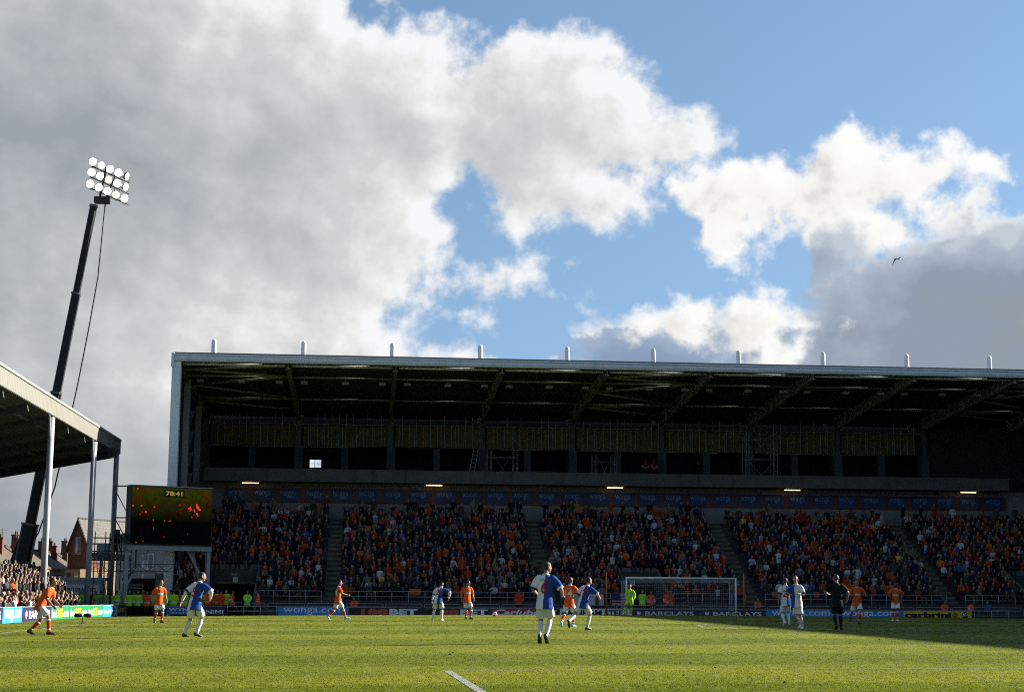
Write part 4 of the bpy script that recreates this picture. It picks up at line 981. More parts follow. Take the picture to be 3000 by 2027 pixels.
for r in range(3):
    for c in range(5):
        pos = Vector((-0.50 + 0.66 * c - 0.06 * r, 0.10 * c, 3.10 - 0.25 * c - 0.90 * r + (0.04 if r == 1 else 0)))
        h = link('lamp_head', S1, FL, loc=pos); h.rotation_euler = (rnd.uniform(-.12, .12), 0, rnd.uniform(-.15, .15) + (0.75 if c == 4 and r < 2 else 0.0)); link('lens', GD if (r, c) in ((0, 1), (0, 4), (1, 2), (2, 3)) else GL, h)
        pipe('bracket', M_BLACK, FL, [pos + Vector((-.2, .25, -.28)), pos + Vector((0, .3, -.42)), pos + Vector((.2, .25, -.28))], 0.022, 5)
for r in range(3): pipe('cross_arm', M_BLACK, FL, [(-0.7, 0.35, 2.86 - 0.9 * r), (2.3, 0.75, 1.68 - 0.9 * r)], 0.05, 6)
pipe('mast', M_BLACK, FL, [(0.05, 0.4, 0.0), (0.5, 0.45, 2.8)], 0.09, 8); pipe('mast', M_BLACK, FL, [(0.6, 0.4, 0.2), (1.3, 0.5, 2.5)], 0.06, 8)
m = MB(); m.box(-0.3, 0.9, 0.1, 0.7, -0.15, 0.35); m.build('lamp_base', M_BLACK, FL)
for k in range(7): x = rnd.uniform(-0.4, 2.2); z = 2.4 - 0.37 * x - rnd.choice((0, .9, 1.8)); pipe('loop_cable', M_BLACK, FL, [(x, .4, z), (x + .1, .35, z - .35), (x + .3, .35, z - .42), (x + .42, .4, z - .1)], 0.018, 5)

# houses
M_BRICK = mat('red_brick', (0.12, 0.045, 0.028), 0.9, 0.25, 6, 0.4, 25); M_SLATE = mat('slate', (0.085, 0.080, 0.070), 0.75, 0.3, 3.0, 0.2, 12)
M_RIDGE = mat('ridge_tile', (0.05, 0.045, 0.04), 0.8, 0.2, 4); M_STONE = mat('cream_stone', (0.24, 0.17, 0.09), 0.85, 0.12, 3); M_REND = mat('grey_render', (0.36, 0.345, 0.31), 0.9, 0.1, 0.8, 0.1, 20, dirt=0.2)
M_GLASS = mat('window_glass', (0.05, 0.06, 0.07), 0.12, 0.1, 2, spec=0.8); M_CURT = mat('net_curtain', (0.42, 0.42, 0.38), 0.9, 0.15, 5); M_TAN = mat('tan_render', (0.13, 0.092, 0.05), 0.9, 0.12, 1.5)
M_ROOFB = mat('brown_tile', (0.075, 0.058, 0.044), 0.85, 0.25, 2.0, 0.3, 14)
def window(t, x, y, z, w, h, frame, bars=1, face='-y'):
    """window standing on the -y wall of a house"""
    q = MB(); q.box(x, x + w, y - 0.05, y + 0.02, z, z + 0.09).box(x, x + w, y - 0.05, y + 0.02, z + h - 0.09, z + h).box(x, x + 0.09, y - 0.05, y + 0.02, z + 0.09, z + h - 0.09).box(x + w - 0.09, x + w, y - 0.05, y + 0.02, z + 0.09, z + h - 0.09)
    for b in range(bars):
        xx = x + w * (b + 1) / (bars + 1); q.box(xx - 0.035, xx + 0.035, y - 0.045, y + 0.02, z + 0.09, z + h - 0.09)
    f = q.build('window', frame, t)
    q = MB(); q.box(x + 0.09, x + w - 0.09, y - 0.015, y + 0.0, z + 0.09, z + h - 0.09); q.build('pane', M_GLASS, f)
    q = MB(); q.box(x + 0.1, x + w * 0.45, y - 0.022, y - 0.017, z + 0.1, z + h * 0.6); q.build('curtain', M_CURT, f)
    q = MB(); q.box(x - 0.1, x + w + 0.1, y - 0.12, y + 0.0, z - 0.1, z - 0.003); q.build('sill', M_STONE, f)

def slates(t, ya, yb, x0, z0, x1, z1, mt, size=0.6, rise=0.36, name='slate'):
    """overlapping slates up a roof slope facing local +x (eave x0,z0 to ridge x1,z1), one object per slate"""
    L = math.hypot(x1 - x0, z1 - z0); n = int(L / rise); a = math.atan2(z1 - z0, x0 - x1)
    me = MB().box(-rise * 1.15, 0, 0.012, size - 0.012, 0, 0.03).mesh(name, mt)
    for r in range(n):
        y = ya - (size / 2 if r % 2 else 0)
        while y < yb - size * 0.6:
            o = link(name, me, t); f = r / n
            o.location = (x0 + (x1 - x0) * f, max(y, ya), z0 + (z1 - z0) * f + 0.03 + rnd.uniform(0, 0.02)); o.rotation_euler.y = a - 0.05
            y += size
def chimney(t, x, y, z0, z1, w=0.9, d=0.6, pots=2):
    q = MB(); q.box(x - d / 2, x + d / 2, y - w / 2, y + w / 2, z0, z1).box(x - d / 2 - .06, x + d / 2 + .06, y - w / 2 - .06, y + w / 2 + .06, z1 + .002, z1 + .14)
    c = q.build('chimney', M_BRICK, t)
    for k in range(pots):
        yy = y + (k - (pots - 1) / 2) * w * 0.5; q = MB(); q.tube([(x, yy, z1 + .14), (x, yy, z1 + .5)], [.13, .10], 8); q.build('chimney_pot', M_RIDGE, c)
# tall corner house: gable towards us, lit slate slope on its right
H1 = empty('brick_house', (-33.9, 190.0, -1.5), RAD(-27), label='red brick corner house with steep lit slate roof between the stand posts', cat='house')
w, d, e, rg = 2.75, 13.0, 7.25, 10.75
q = MB(); q.prism([(0, 5.2), (w, 5.2), (w, e), (w / 2, rg), (0, e)], 'y', 0, d); q.build('upper_wall', M_BRICK, H1)
q = MB(); q.box(0.02, w - 0.02, 0.02, d, 0, 5.198); q.build('lower_wall', M_TAN, H1)
q = MB(); q.box(w + 0.0, w + 0.25, 2.6, d, 0, 6.9); q.build('side_wall', M_TAN, H1)
for s in (0, 1):
    x0, x1 = (-0.22, w / 2) if s == 0 else (w + 0.5, w / 2)
    q = MB(); q.prism([(x0, e - 0.25), (x1, rg + 0.03), (x1, rg + 0.2), (x0, e - 0.1)], 'y', -0.25, d + 0.2); q.build('roof', M_SLATE, H1)
    q = MB(); q.prism([(x0, e - 0.32), (x1, rg - 0.06), (x1, rg + 0.26), (x0, e - 0.02)], 'y', -0.32, -0.252); q.build('barge_board', M_RIDGE, H1)
slates(H1, -0.2, d + 0.1, w + 0.5, e - 0.10, w / 2, rg + 0.2, M_SLATE)
for k in range(22): q = MB(); q.box(w / 2 - .13, w / 2 + .13, -0.2 + k * .6, .36 + k * .6, rg + .18, rg + .36); q.build('ridge_tile', M_RIDGE, H1)
window(H1, 0.95, 0, 6.9, 0.85, 2.0, M_STONE, 0)
q = MB(); q.prism([(0.1, -0.02), (0.35, -0.75), (w - 0.35, -0.75), (w - 0.05, -0.02)], 'z', 1.0, 5.15); q.build('bay', M_STONE, H1)
for x in (0.48, 1.45): window(H1, x, -0.76, 2.75, 0.82, 2.1, M_STONE, 0)
q = MB(); q.box(0, w, -0.8, 0.0, 2.0, 2.5); q.build('bay_apron', M_BRICK, H1)
q = MB(); q.box(w + .26, w + .30, 3.6, 4.9, 2.9, 4.8); f = q.build('window', M_STONE, H1); q = MB(); q.box(w + .30, w + .315, 3.7, 4.8, 3.0, 4.7); q.build('pane', M_GLASS, f)
q = MB(); q.box(w + .26, w + .30, 8.0, 9.3, 2.9, 4.8); f = q.build('window', M_STONE, H1); q = MB(); q.box(w + .30, w + .315, 8.1, 9.2, 3.0, 4.7); q.build('pane', M_GLASS, f)
# receding terrace of low houses with tall brick chimneys
for k in range(10):
    t = empty('terraced_house', (-38.0, 148.5 + 7.3 * k, -0.5), label='brown-roofed terraced house with brick chimney, %s in the row behind left crowd' % nth(k + 1), cat='house', group='terraced houses behind the left stand')
    q = MB(); q.box(-2.5, 2.5, 0, 7.25, 0, 4.2); q.build('wall', M_BRICK, t)
    q = MB(); q.box(2.5, 2.56, 0, 7.25, 3.55, 4.18); q.build('eaves_board', M_STONE, t)
    q = MB(); q.prism([(-2.8, 4.1), (0, 6.15), (2.8, 4.1), (2.8, 4.28), (0, 6.35), (-2.8, 4.28)], 'y', 0.0, 7.26); q.build('roof', M_ROOFB, t)
    q = MB(); q.box(-.12, .12, 0, 7.26, 6.34, 6.46); q.build('ridge', M_RIDGE, t)
    chimney(t, 0.0 if k % 2 else 0.5, 1.2, 5.4, 7.3 + 0.25 * (k % 3), 1.5 if k % 2 == 0 else 0.9, 0.7, 2); chimney(t, 1.2, 5.0, 4.9, 6.9 + 0.2 * (k % 2), 0.9, 0.6, 1)
    for y in (1.2, 4.4):
        q = MB(); q.box(2.51, 2.57, y, y + 1.1, 1.9, 3.4); f = q.build('window', M_WHITE, t); q = MB(); q.box(2.572, 2.582, y + .09, y + 1.01, 2.0, 3.3); q.build('pane', M_GLASS, f)
    if k in (0, 3):
        pipe('aerial_mast', M_RIDGE, t, [(0.2, 3, 6.3), (0.2, 3, 8.2)], 0.03, 5)
        for z in (7.7, 8.0): pipe('aerial_arm', M_RIDGE, t, [(-.3, 2.9, z), (.7, 3.1, z)], 0.02, 4)
# rendered house behind the screen legs
H2 = empty('rendered_house', (-22.4, 150.0, -0.5), label='grey rendered house with white windows seen under the video screen', cat='house')
q = MB(); q.box(0, 4.55, 0, 9, 0, 6.2); q.build('wall', M_REND, H2)
q = MB(); q.prism([(-0.3, 6.2), (4.85, 6.2), (4.85, 6.35), (2.3, 8.0), (-0.3, 6.35)], 'y', -0.3, 9.2); q.build('roof', M_SLATE, H2)
window(H2, 0.35, 0, 3.6, 1.05, 1.5, M_WHITE, 1); window(H2, 2.35, 0, 3.6, 1.05, 1.5, M_WHITE, 1)
pipe('drain_pipe', M_BLACK, H2, [(1.75, -.08, 5.6), (1.75, -.08, 3.6), (1.2, -.08, 3.2), (1.2, -.08, 2.3)], 0.05, 6)
q = MB(); q.box(1.1, 4.5, -1.0, 0, 2.3, 2.5); q.build('awning', M_BLACK, H2)
q = MB(); q.box(4.35, 4.56, -.05, 0, 0, 6.2); q.build('corner_strip', M_REND, H2)
# low dark block with a sign, kiosk, corrugated fence, lamp post
t = empty('turnstile_block', (-17.6, 122, -0.6), label='low dark brick block with a pale sign under the screen', cat='building')
q = MB(); q.box(0, 4.0, 0, 3, 0, 2.55); q.build('wall', mat('dark_brick', (0.05, 0.022, 0.016), 0.9, 0.3, 4), t)
q = MB(); q.box(-.1, 4.1, -.15, 3.1, 2.552, 2.72); q.build('roof', M_BLACK, t)
q = MB(); q.box(0.3, 1.45, -.04, -.003, 1.95, 2.3); q.build('sign', mat('sign_grey', (.3, .31, .31), .6, .05), t); T(t, 'TURNSTILES', M_BLACK, .36, 1.39, 2.06, 2.22, y=-.046)
t = empty('programme_kiosk', (-21.6, 118.9, -0.6), label='pale programme kiosk with a curved canopy behind the second post', cat='kiosk')
q = MB(); q.box(0, 2.9, 0, 1.8, 0, 2.5).box(-.1, 3.0, -.1, 1.9, 2.502, 2.72); q.build('cabin', mat('kiosk_grey', (.40, .40, .39), .6, .08), t)
q = MB(); q.box(.15, 2.75, -.03, -.003, 1.55, 2.2); q.build('fascia_sign', M_WHITE, t); T(t, 'PROGRAMMES', B_NAVY, .35, 2.5, 1.72, 2.0, y=-.036)
q = MB(); q.box(.3, 2.6, -.02, -.003, .6, 1.45); q.build('hatch', M_BLACK, t)
t = empty('corrugated_fence', (-14.6, 116.6, -0.6), label='grey corrugated metal fence beside the far stand', cat='fence')
m = MB(); n = 44; pts = [(1.9 * k / n, 0.04 * (k % 2)) for k in range(n + 1)]
m.add([(x, y, 0) for x, y in pts] + [(x, y, 3.0) for x, y in pts], [(k, k + 1, n + 2 + k, n + 1 + k) for k in range(n)]); m.build('sheet', mat('fence_sheet', (.22, .23, .24), .5, .08), t)
for x in (0, 1.9): q = MB(); q.box(x - .05, x + .05, .05, .15, 0, 3.05); q.build('post', M_STEEL, t)
t = empty('lamp_post', (-18.6, 140.0, -0.5), label='thin pale lamp post before the grey rendered house', cat='lamp post')
pipe('pole', M_WHITE, t, [(0, 0, 0), (0.02, 0, 4.8)], 0.05, 8); q = MB(); q.box(-.16, -.02, -.08, .08, 3.3, 3.6); q.build('yellow_box', B_YEL, t)
q = MB(); q.box(-.35, .1, -.1, .1, 4.8, 4.92); q.build('lamp_head', M_RAIL, t)
# seagull gliding past the grey cloud
t = empty('seagull', (29.6, 85, 19.82), RAD(-60), label='grey and white gull gliding before the grey cloud', cat='bird')
m = MB()
def el_(c, rx, rz, n=8): return [(c[0] + rx * math.cos(k * 2 * math.pi / n), c[1], c[2] + rz * math.sin(k * 2 * math.pi / n)) for k in range(n)]
m.rings([el_((0, -.20, 0), .008, .008), el_((0, -.15, .005), .028, .028), el_((0, -.06, 0), .05, .045), el_((0, .08, -.005), .045, .04), el_((0, .20, 0), .03, .012), el_((0, .27, 0), .045, .004)])
m.cur = 1
for s in (-1, 1):
    sec = [(0.03, 0.015, -.07, .09), (0.17, 0.045, -.09, .08), (0.30, -0.06, -.06, .07), (0.42, -0.20, .0, .06), (0.50, -0.30, .05, .07)]
    m.rings([[(s * x, a, z), (s * x, (a + b) / 2, z + .014 * (1 - x)), (s * x, b, z - .002), (s * x, (a + b) / 2, z - .006)] for x, z, a, b in sec])
m.build('body_and_wings', [mat('gull_white', (.6, .6, .6), .7, .05), mat('gull_grey', (.10, .105, .12), .7, .1)], t, smooth=True)

# ------------------------------------------------------------------ people
def basis(lean, side, yaw):
    U = Vector((math.sin(side), math.sin(lean), math.cos(lean))).normalized()
    X = Vector((math.cos(yaw), math.sin(yaw), 0)); X = (X - U * X.dot(U)).normalized(); return X, U.cross(X), U
def ik(a, b, l1, l2, pole):
    d = b - a; L = min(d.length, (l1 + l2) * 0.995); dn = d.normalized(); b2 = a + dn * L
    c = (l1 * l1 - l2 * l2 + L * L) / (2 * L); h = math.sqrt(max(0, l1 * l1 - c * c))
    p = (pole - dn * pole.dot(dn)).normalized(); return a + dn * c + p * h, b2
def ring(c, X, Y, rx, ry, n=14): return [c + X * (rx * math.cos(2 * math.pi * k / n)) + Y * (ry * math.sin(2 * math.pi * k / n)) for k in range(n)]
def limb(m, pts, rs, n=10, sub=3, flat=False):                # tapered limb through joints, rounded ends
    P, R = [], []
    for i in range(len(pts) - 1):
        for k in range(sub):
            t = k / sub; P.append(pts[i].lerp(pts[i + 1], t)); R.append(rs[i] + (rs[i + 1] - rs[i]) * t)
    P.append(pts[-1]); R.append(rs[-1])
    d0 = (P[0] - P[1]).normalized(); d1 = (P[-1] - P[-2]).normalized()
    P = [P[0] + d0 * R[0] * 0.7] + P; R = [R[0] * 0.5] + R
    if not flat: P.append(P[-1] + d1 * R[-1] * 0.6); R.append(R[-1] * 0.5)
    m.tube(P, R, n)

def skeleton(p):
    V = Vector; J = {}
    J['P'] = V(p.get('pelvis', (0, 0, 0.93)))
    lean, side, tw = RAD(p.get('lean', 3)), RAD(p.get('side', 0)), RAD(p.get('twist', 0))
    J['X0'], J['Y0'], J['U0'] = basis(lean * 0.35, side * 0.3, RAD(p.get('hipyaw', 0)))
    J['X'], J['Y'], J['U'] = basis(lean, side, tw)
    def sp_(t):                                   # spine point at distance t above the pelvis
        a = J['U0'].lerp(J['U'], 0.5).normalized()
        if t <= 0: return J['P'] + J['U0'] * t
        return J['P'] + a * min(t, 0.2) + J['U'] * max(0, t - 0.2)
    J['sp'] = sp_
    hy, hp = RAD(p.get('head', (0, 0))[0]), RAD(p.get('head', (0, 0))[1])
    J['hX'], J['hY'], J['hU'] = basis(hp + lean * 0.25, 0, hy + tw)
    J['neck'] = sp_(0.56); J['hc'] = J['neck'] + (J['U'] * 0.5 + J['hU'] * 0.5).normalized() * 0.165 + J['hY'] * 0.025
    for s, k in ((1, 'R'), (-1, 'L')):
        J['sh' + k] = sp_(0.49) + J['X'] * (0.185 * s)
        h = p.get('hand' + k, (0.10, 0.05, -0.50)); tgt = J['sh' + k] + V((h[0] * s, h[1], h[2]))
        pl = p.get('elbow' + k, (0.45, -1.0, -0.2)); J['el' + k], J['wr' + k] = ik(J['sh' + k], tgt, 0.29, 0.25, V((pl[0] * s, pl[1], pl[2])))
        J['hip' + k] = J['P'] + J['X0'] * (0.09 * s) - J['U0'] * 0.03
        f = p.get('foot' + k, (0.10, 0.0, 0.0)); an = V((f[0] * s, f[1], f[2] + 0.085))
        kp = p.get('knee' + k, (0.12, 1.0, 0.0)); J['kn' + k], J['an' + k] = ik(J['hip' + k], an, 0.435, 0.42, V((kp[0] * s, kp[1], kp[2])))
        J['toe' + k] = (RAD(p.get('toe' + k, (12, 0))[0]) * -s, RAD(p.get('toe' + k, (12, 0))[1]))
    return J

TORSO = [(-0.13, .13, .10), (-.08, .162, .118), (0, .168, .122), (.10, .152, .108), (.22, .150, .105), (.34, .172, .118), (.43, .178, .115), (.50, .150, .092), (.555, .075, .068), (.60, .056, .060), (.66, .055, .060)]
def head_shape(m, J, g=0.0):
    X, Y, U, c = J['hX'], J['hY'], J['hU'], J['hc']
    prof = [(-.118, .026, .030, .050), (-.10, .044, .046, .040), (-.06, .060, .072, .022), (-.01, .071, .090, .006), (.04, .076, .098, -.004), (.08, .070, .090, -.008), (.108, .050, .066, -.010), (.122, .018, .026, -.010)]
    m.rings([ring(c + U * z + Y * f, X, Y, rx + g, ry + g) for z, rx, ry, f in prof])
def hand_shape(m, J, k, s, curl=0.9, open_=False):
    w = J['wr' + k]; d = (w - J['el' + k]).normalized(); fw = Vector((0, 1, 0.15)); lat = (fw - d * fw.dot(d)).normalized(); nrm = d.cross(lat)
    pal = (nrm if nrm.x * s < 0 else -nrm)        # palm turns towards the thigh
    m.rings([ring(w + d * t, lat, pal, a, b, 10) for t, a, b in ((-.02, .024, .022), (.02, .034, .018), (.055, .042, .017), (.09, .040, .015), (.10, .03, .010))])
    for i, L in enumerate((.070, .078, .073, .058)):
        b = w + d * .088 + lat * (.029 - .0195 * i)
        c1, c2 = (0.25, 0.5) if open_ else (curl * .6, curl * 1.3)
        d1 = (d * math.cos(c1) + pal * math.sin(c1)); d2 = (d * math.cos(c2) + pal * math.sin(c2))
        m.tube([b - d * .015, b + d1 * L * .5, b + d1 * L * .5 + d2 * L * .5], [.0105, .0095, .007], 7)
    b = w + d * .025 + lat * .030; d1 = (lat * .75 + d * .6 + pal * .25).normalized()
    m.tube([b - lat * .01, b + d1 * .04, b + d1 * .04 + (d * .9 + pal * .3).normalized() * .035], [.0125, .011, .008], 7)
def foot_axis(J, k):
    yw, pt = J['toe' + k]; f = Vector((math.sin(-yw) * math.cos(pt), math.cos(yw) * math.cos(pt), -math.sin(pt))); r = f.cross(Vector((0, 0, 1))).normalized(); return f, r, r.cross(f)
def boot_shape(m, J, k, g=0.0):
    f, r, u = foot_axis(J, k); a = J['an' + k] - u * 0.085
    m.rings([ring(a + f * t + u * z, r, u, rx + g, rz + g, 12) for t, z, rx, rz in ((-.075, .045, .018, .022), (-.06, .045, .033, .042), (0, .052, .038, .050), (.06, .042, .042, .040), (.12, .030, .046, .028), (.175, .024, .040, .021), (.205, .020, .020, .012))])

def regions(p, kit='sport'):
    """closed overlapping pieces of each layer of a figure, in local coordinates (facing +y)"""
    J = skeleton(p); out = {}
    b = MB(); b.rings([ring(J['sp'](t), J['X0'].lerp(J['X'], max(0, min(1, t / .3))), J['Y0'].lerp(J['Y'], max(0, min(1, t / .3))), rx, ry) for t, rx, ry in TORSO])
    head_shape(b, J)
    X, Y, U, c = J['hX'], J['hY'], J['hU'], J['hc']
    b.tube([c + Y * .085 + U * .025, c + Y * .104 - U * .005, c + Y * .112 - U * .022, c + Y * .088 - U * .030], [.010, .012, .015, .012], 7)
    for s in (-1, 1): b.tube([c + X * (s * .070) - Y * .005 + U * .03, c + X * (s * .083) - Y * .012 + U * .005, c + X * (s * .074) - U * .03], [.012, .018, .010], 6)
    for s, k in ((1, 'R'), (-1, 'L')):
        limb(b, [J['sh' + k] - J['X'] * (.03 * s), J['sh' + k].lerp(J['el' + k], .4), J['el' + k], J['el' + k].lerp(J['wr' + k], .3), J['wr' + k]], [.060, .052, .041, .043, .028])
        hand_shape(b, J, k, s, p.get('curl', 0.9), p.get('open', False))
        limb(b, [J['hip' + k], J['hip' + k].lerp(J['kn' + k], .5), J['kn' + k], J['kn' + k].lerp(J['an' + k], .3), J['an' + k]], [.088, .078, .056, .058, .036])
        boot_shape(b, J, k, -0.008)
    out['body'] = b
    h = MB(); st = p.get('hair', 'short')
    if st != 'bald':
        g = {'short': .010, 'crop': .004, 'long': .018, 'helmet': .030, 'cap': .014}[st]
        prof = [(-.055, .050, .040, -.052), (-.03, .062, .060, -.040), (.02, .074, .082, -.026), (.06, .075, .088, -.018), (.09, .064, .080, -.014), (.115, .042, .056, -.012), (.128, .014, .02, -.012)]
        h.rings([ring(c + U * (z + (0.03 if st == 'helmet' and z > .1 else 0)) + Y * f, X, Y, rx + g, ry + g) for z, rx, ry, f in prof])
        if st == 'long': h.rings([ring(c + U * z + Y * f, X, Y, rx, ry) for z, rx, ry, f in ((-.18, .06, .03, -.07), (-.10, .075, .05, -.06), (.0, .08, .07, -.04), (.06, .07, .06, -.03))])
        if st in ('cap', 'helmet'): h.rings([ring(c + U * .055 + Y * f, X, U, rx, .008) for f, rx in ((.03, .07), (.10, .07), (.15, .045))])
    for s in (-1, 1): h.tube([c + X * (s * .018) + Y * .088 + U * .030, c + X * (s * .045) + Y * .078 + U * .030], .006, 5)
    out['hair'] = h
    long_ = p.get('long', kit != 'sport'); loose = p.get('loose', 0.0)
    t_ = MB(); TR = [(-.20, .204, .180), (-.12, .196, .166), (0, .184, .148), (.10, .166, .124), (.22, .163, .122), (.34, .180, .132), (.43, .184, .126), (.50, .155, .100), (.545, .090, .078), (.575, .072, .070)]
    t_.rings([ring(J['sp'](t), J['X0'].lerp(J['X'], max(0, min(1, t / .3))), J['Y0'].lerp(J['Y'], max(0, min(1, t / .3))), rx + loose, ry + loose) for t, rx, ry in TR])
    for s, k in ((1, 'R'), (-1, 'L')):
        a, e, w = J['sh' + k], J['el' + k], J['wr' + k]
        if long_: limb(t_, [a - J['X'] * (.04 * s), a.lerp(e, .5), e, w.lerp(e, .04)], [.082 + loose, .070 + loose, .056 + loose, .042 + loose])
        else: limb(t_, [a - J['X'] * (.04 * s), a.lerp(e, .35), a.lerp(e, .82)], [.084, .080, .084], flat=True)
    out['top'] = t_
    if p.get('under'):
        for k in 'RL':
            u_ = MB(); limb(u_, [J['sh' + k].lerp(J['el' + k], .6), J['el' + k], J['wr' + k].lerp(J['el' + k], .05)], [.056, .050, .037]); out['under' + k] = u_
    l_ = MB(); l_.rings([ring(J['sp'](t), J['X0'], J['Y0'], rx, ry) for t, rx, ry in ((-.16, .13, .105), (-.10, .176, .128), (0, .176, .126), (.09, .160, .112))])
    for k in 'RL':
        hp, kn, an = J['hip' + k], J['kn' + k], J['an' + k]
        if kit == 'sport': limb(l_, [hp - J['U0'] * .04, hp.lerp(kn, .45), hp.lerp(kn, .86)], [.092, .102, .116], flat=True)
        else: limb(l_, [hp, hp.lerp(kn, .5), kn, an.lerp(kn, .1)], [.100, .092, .074, .062])
    out['bottom'] = l_
    for k in 'RL':
        s_ = MB(); limb(s_, [J['kn' + k].lerp(J['an' + k], .12), J['kn' + k].lerp(J['an' + k], .35), J['kn' + k].lerp(J['an' + k], .7), J['an' + k] + (J['an' + k] - J['kn' + k]) * .05], [.058, .064, .050, .044], 12); out['sock' + k] = s_
        q = MB(); boot_shape(q, J, k, 0.004); out['boot' + k] = q
    return J, out

def skinned(mb, voxel, smooth=3, ratio=1.0, name='body'):
    """fuse overlapping pieces into one continuous surface"""
    me = mb.mesh(name, [], fix=True); o = bpy.data.objects.new(name, me)
    r = o.modifiers.new('r', 'REMESH'); r.mode = 'VOXEL'; r.voxel_size = voxel; r.adaptivity = 0
    s = o.modifiers.new('s', 'SMOOTH'); s.factor = 0.5; s.iterations = smooth
    if ratio < 1: d = o.modifiers.new('d', 'DECIMATE'); d.ratio = ratio
    out = evaluated(o); bpy.data.meshes.remove(me); out.name = name
    out.polygons.foreach_set('use_smooth', [True] * len(out.polygons)); return out

def cloth(name, rgb, var=0.1, bump=0.8): return mat(name, rgb, 0.85, var, 6, bump, 11, spec=0.15)
SKIN = [mat('skin_pale', (0.29, 0.155, 0.105), 0.55, 0.08, 12), mat('skin_tan', (0.24, 0.125, 0.075), 0.55, 0.08, 12), mat('skin_brown', (0.085, 0.042, 0.026), 0.5, 0.08, 12)]
HAIR = [mat('hair_dark', (0.018, 0.011, 0.007), 0.6, 0.2, 40), mat('hair_black', (0.008, 0.007, 0.007), 0.6, 0.2, 40), mat('hair_fair', (0.16, 0.095, 0.04), 0.6, 0.2, 40), mat('hair_grey', (0.20, 0.19, 0.18), 0.7, 0.15, 40)]
K_ORANGE = cloth('orange_shirt', (0.60, 0.088, 0.014)); K_WHITE = cloth('white_kit', (0.58, 0.59, 0.61)); K_BLUE = cloth('blue_shirt', (0.014, 0.050, 0.22)); K_BLACK = cloth('black_kit', (0.010, 0.010, 0.011))
K_NEON = cloth('neon_kit', (0.34, 0.66, 0.02)); K_OSOCK = cloth('orange_sock', (0.52, 0.045, 0.012)); K_RED = cloth('shirt_red', (0.38, 0.012, 0.02)); K_PATCH = cloth('light_blue_patch', (0.25, 0.62, 0.72)); K_NAVY = cloth('navy_trim', (0.015, 0.025, 0.10))
M_BOOTK = mat('boot_black', (0.012, 0.012, 0.013), 0.35, 0.1, 8, spec=0.5); M_BOOTW = mat('boot_white', (0.62, 0.62, 0.60), 0.4, 0.08, 8); M_BOOTB = mat('boot_blue', (0.20, 0.55, 0.65), 0.4, 0.1, 8)

def project(me_src, lo, hi, J, t_up, w, h, shirt, front, mt, parent, name, side=0.0):
    """lay flat print on the curved shirt"""
    bv = BVHTree.FromPolygons([v.co.copy() for v in shirt.vertices], [tuple(p.vertices) for p in shirt.polygons])
    bm = bmesh.new(); bm.from_mesh(me_src); bmesh.ops.triangulate(bm, faces=bm.faces)
    bmesh.ops.subdivide_edges(bm, edges=[e for e in bm.edges if e.calc_length() > 0.25 * max(hi[0] - lo[0], hi[1] - lo[1])], cuts=2, use_grid_fill=False)
    sx = -1 if front else 1; c = J['sp'](t_up) + J['X'] * side; d = -J['Y'] if front else J['Y']
    for v in bm.verts:
        a = ((v.co.x - lo[0]) / (hi[0] - lo[0]) - 0.5) * w; b = ((v.co.y - lo[1]) / (hi[1] - lo[1]) - 0.5) * h
        o = c + J['X'] * (a * sx) + J['U'] * b - d * 0.6; hit = bv.ray_cast(o, d)
        v.co = (hit[0] - d * 0.007) if hit[0] is not None else (o + d * 0.5)
    me = bpy.data.meshes.new(name); bm.to_mesh(me); bm.free(); me.materials.append(mt); return link(name, me, parent)

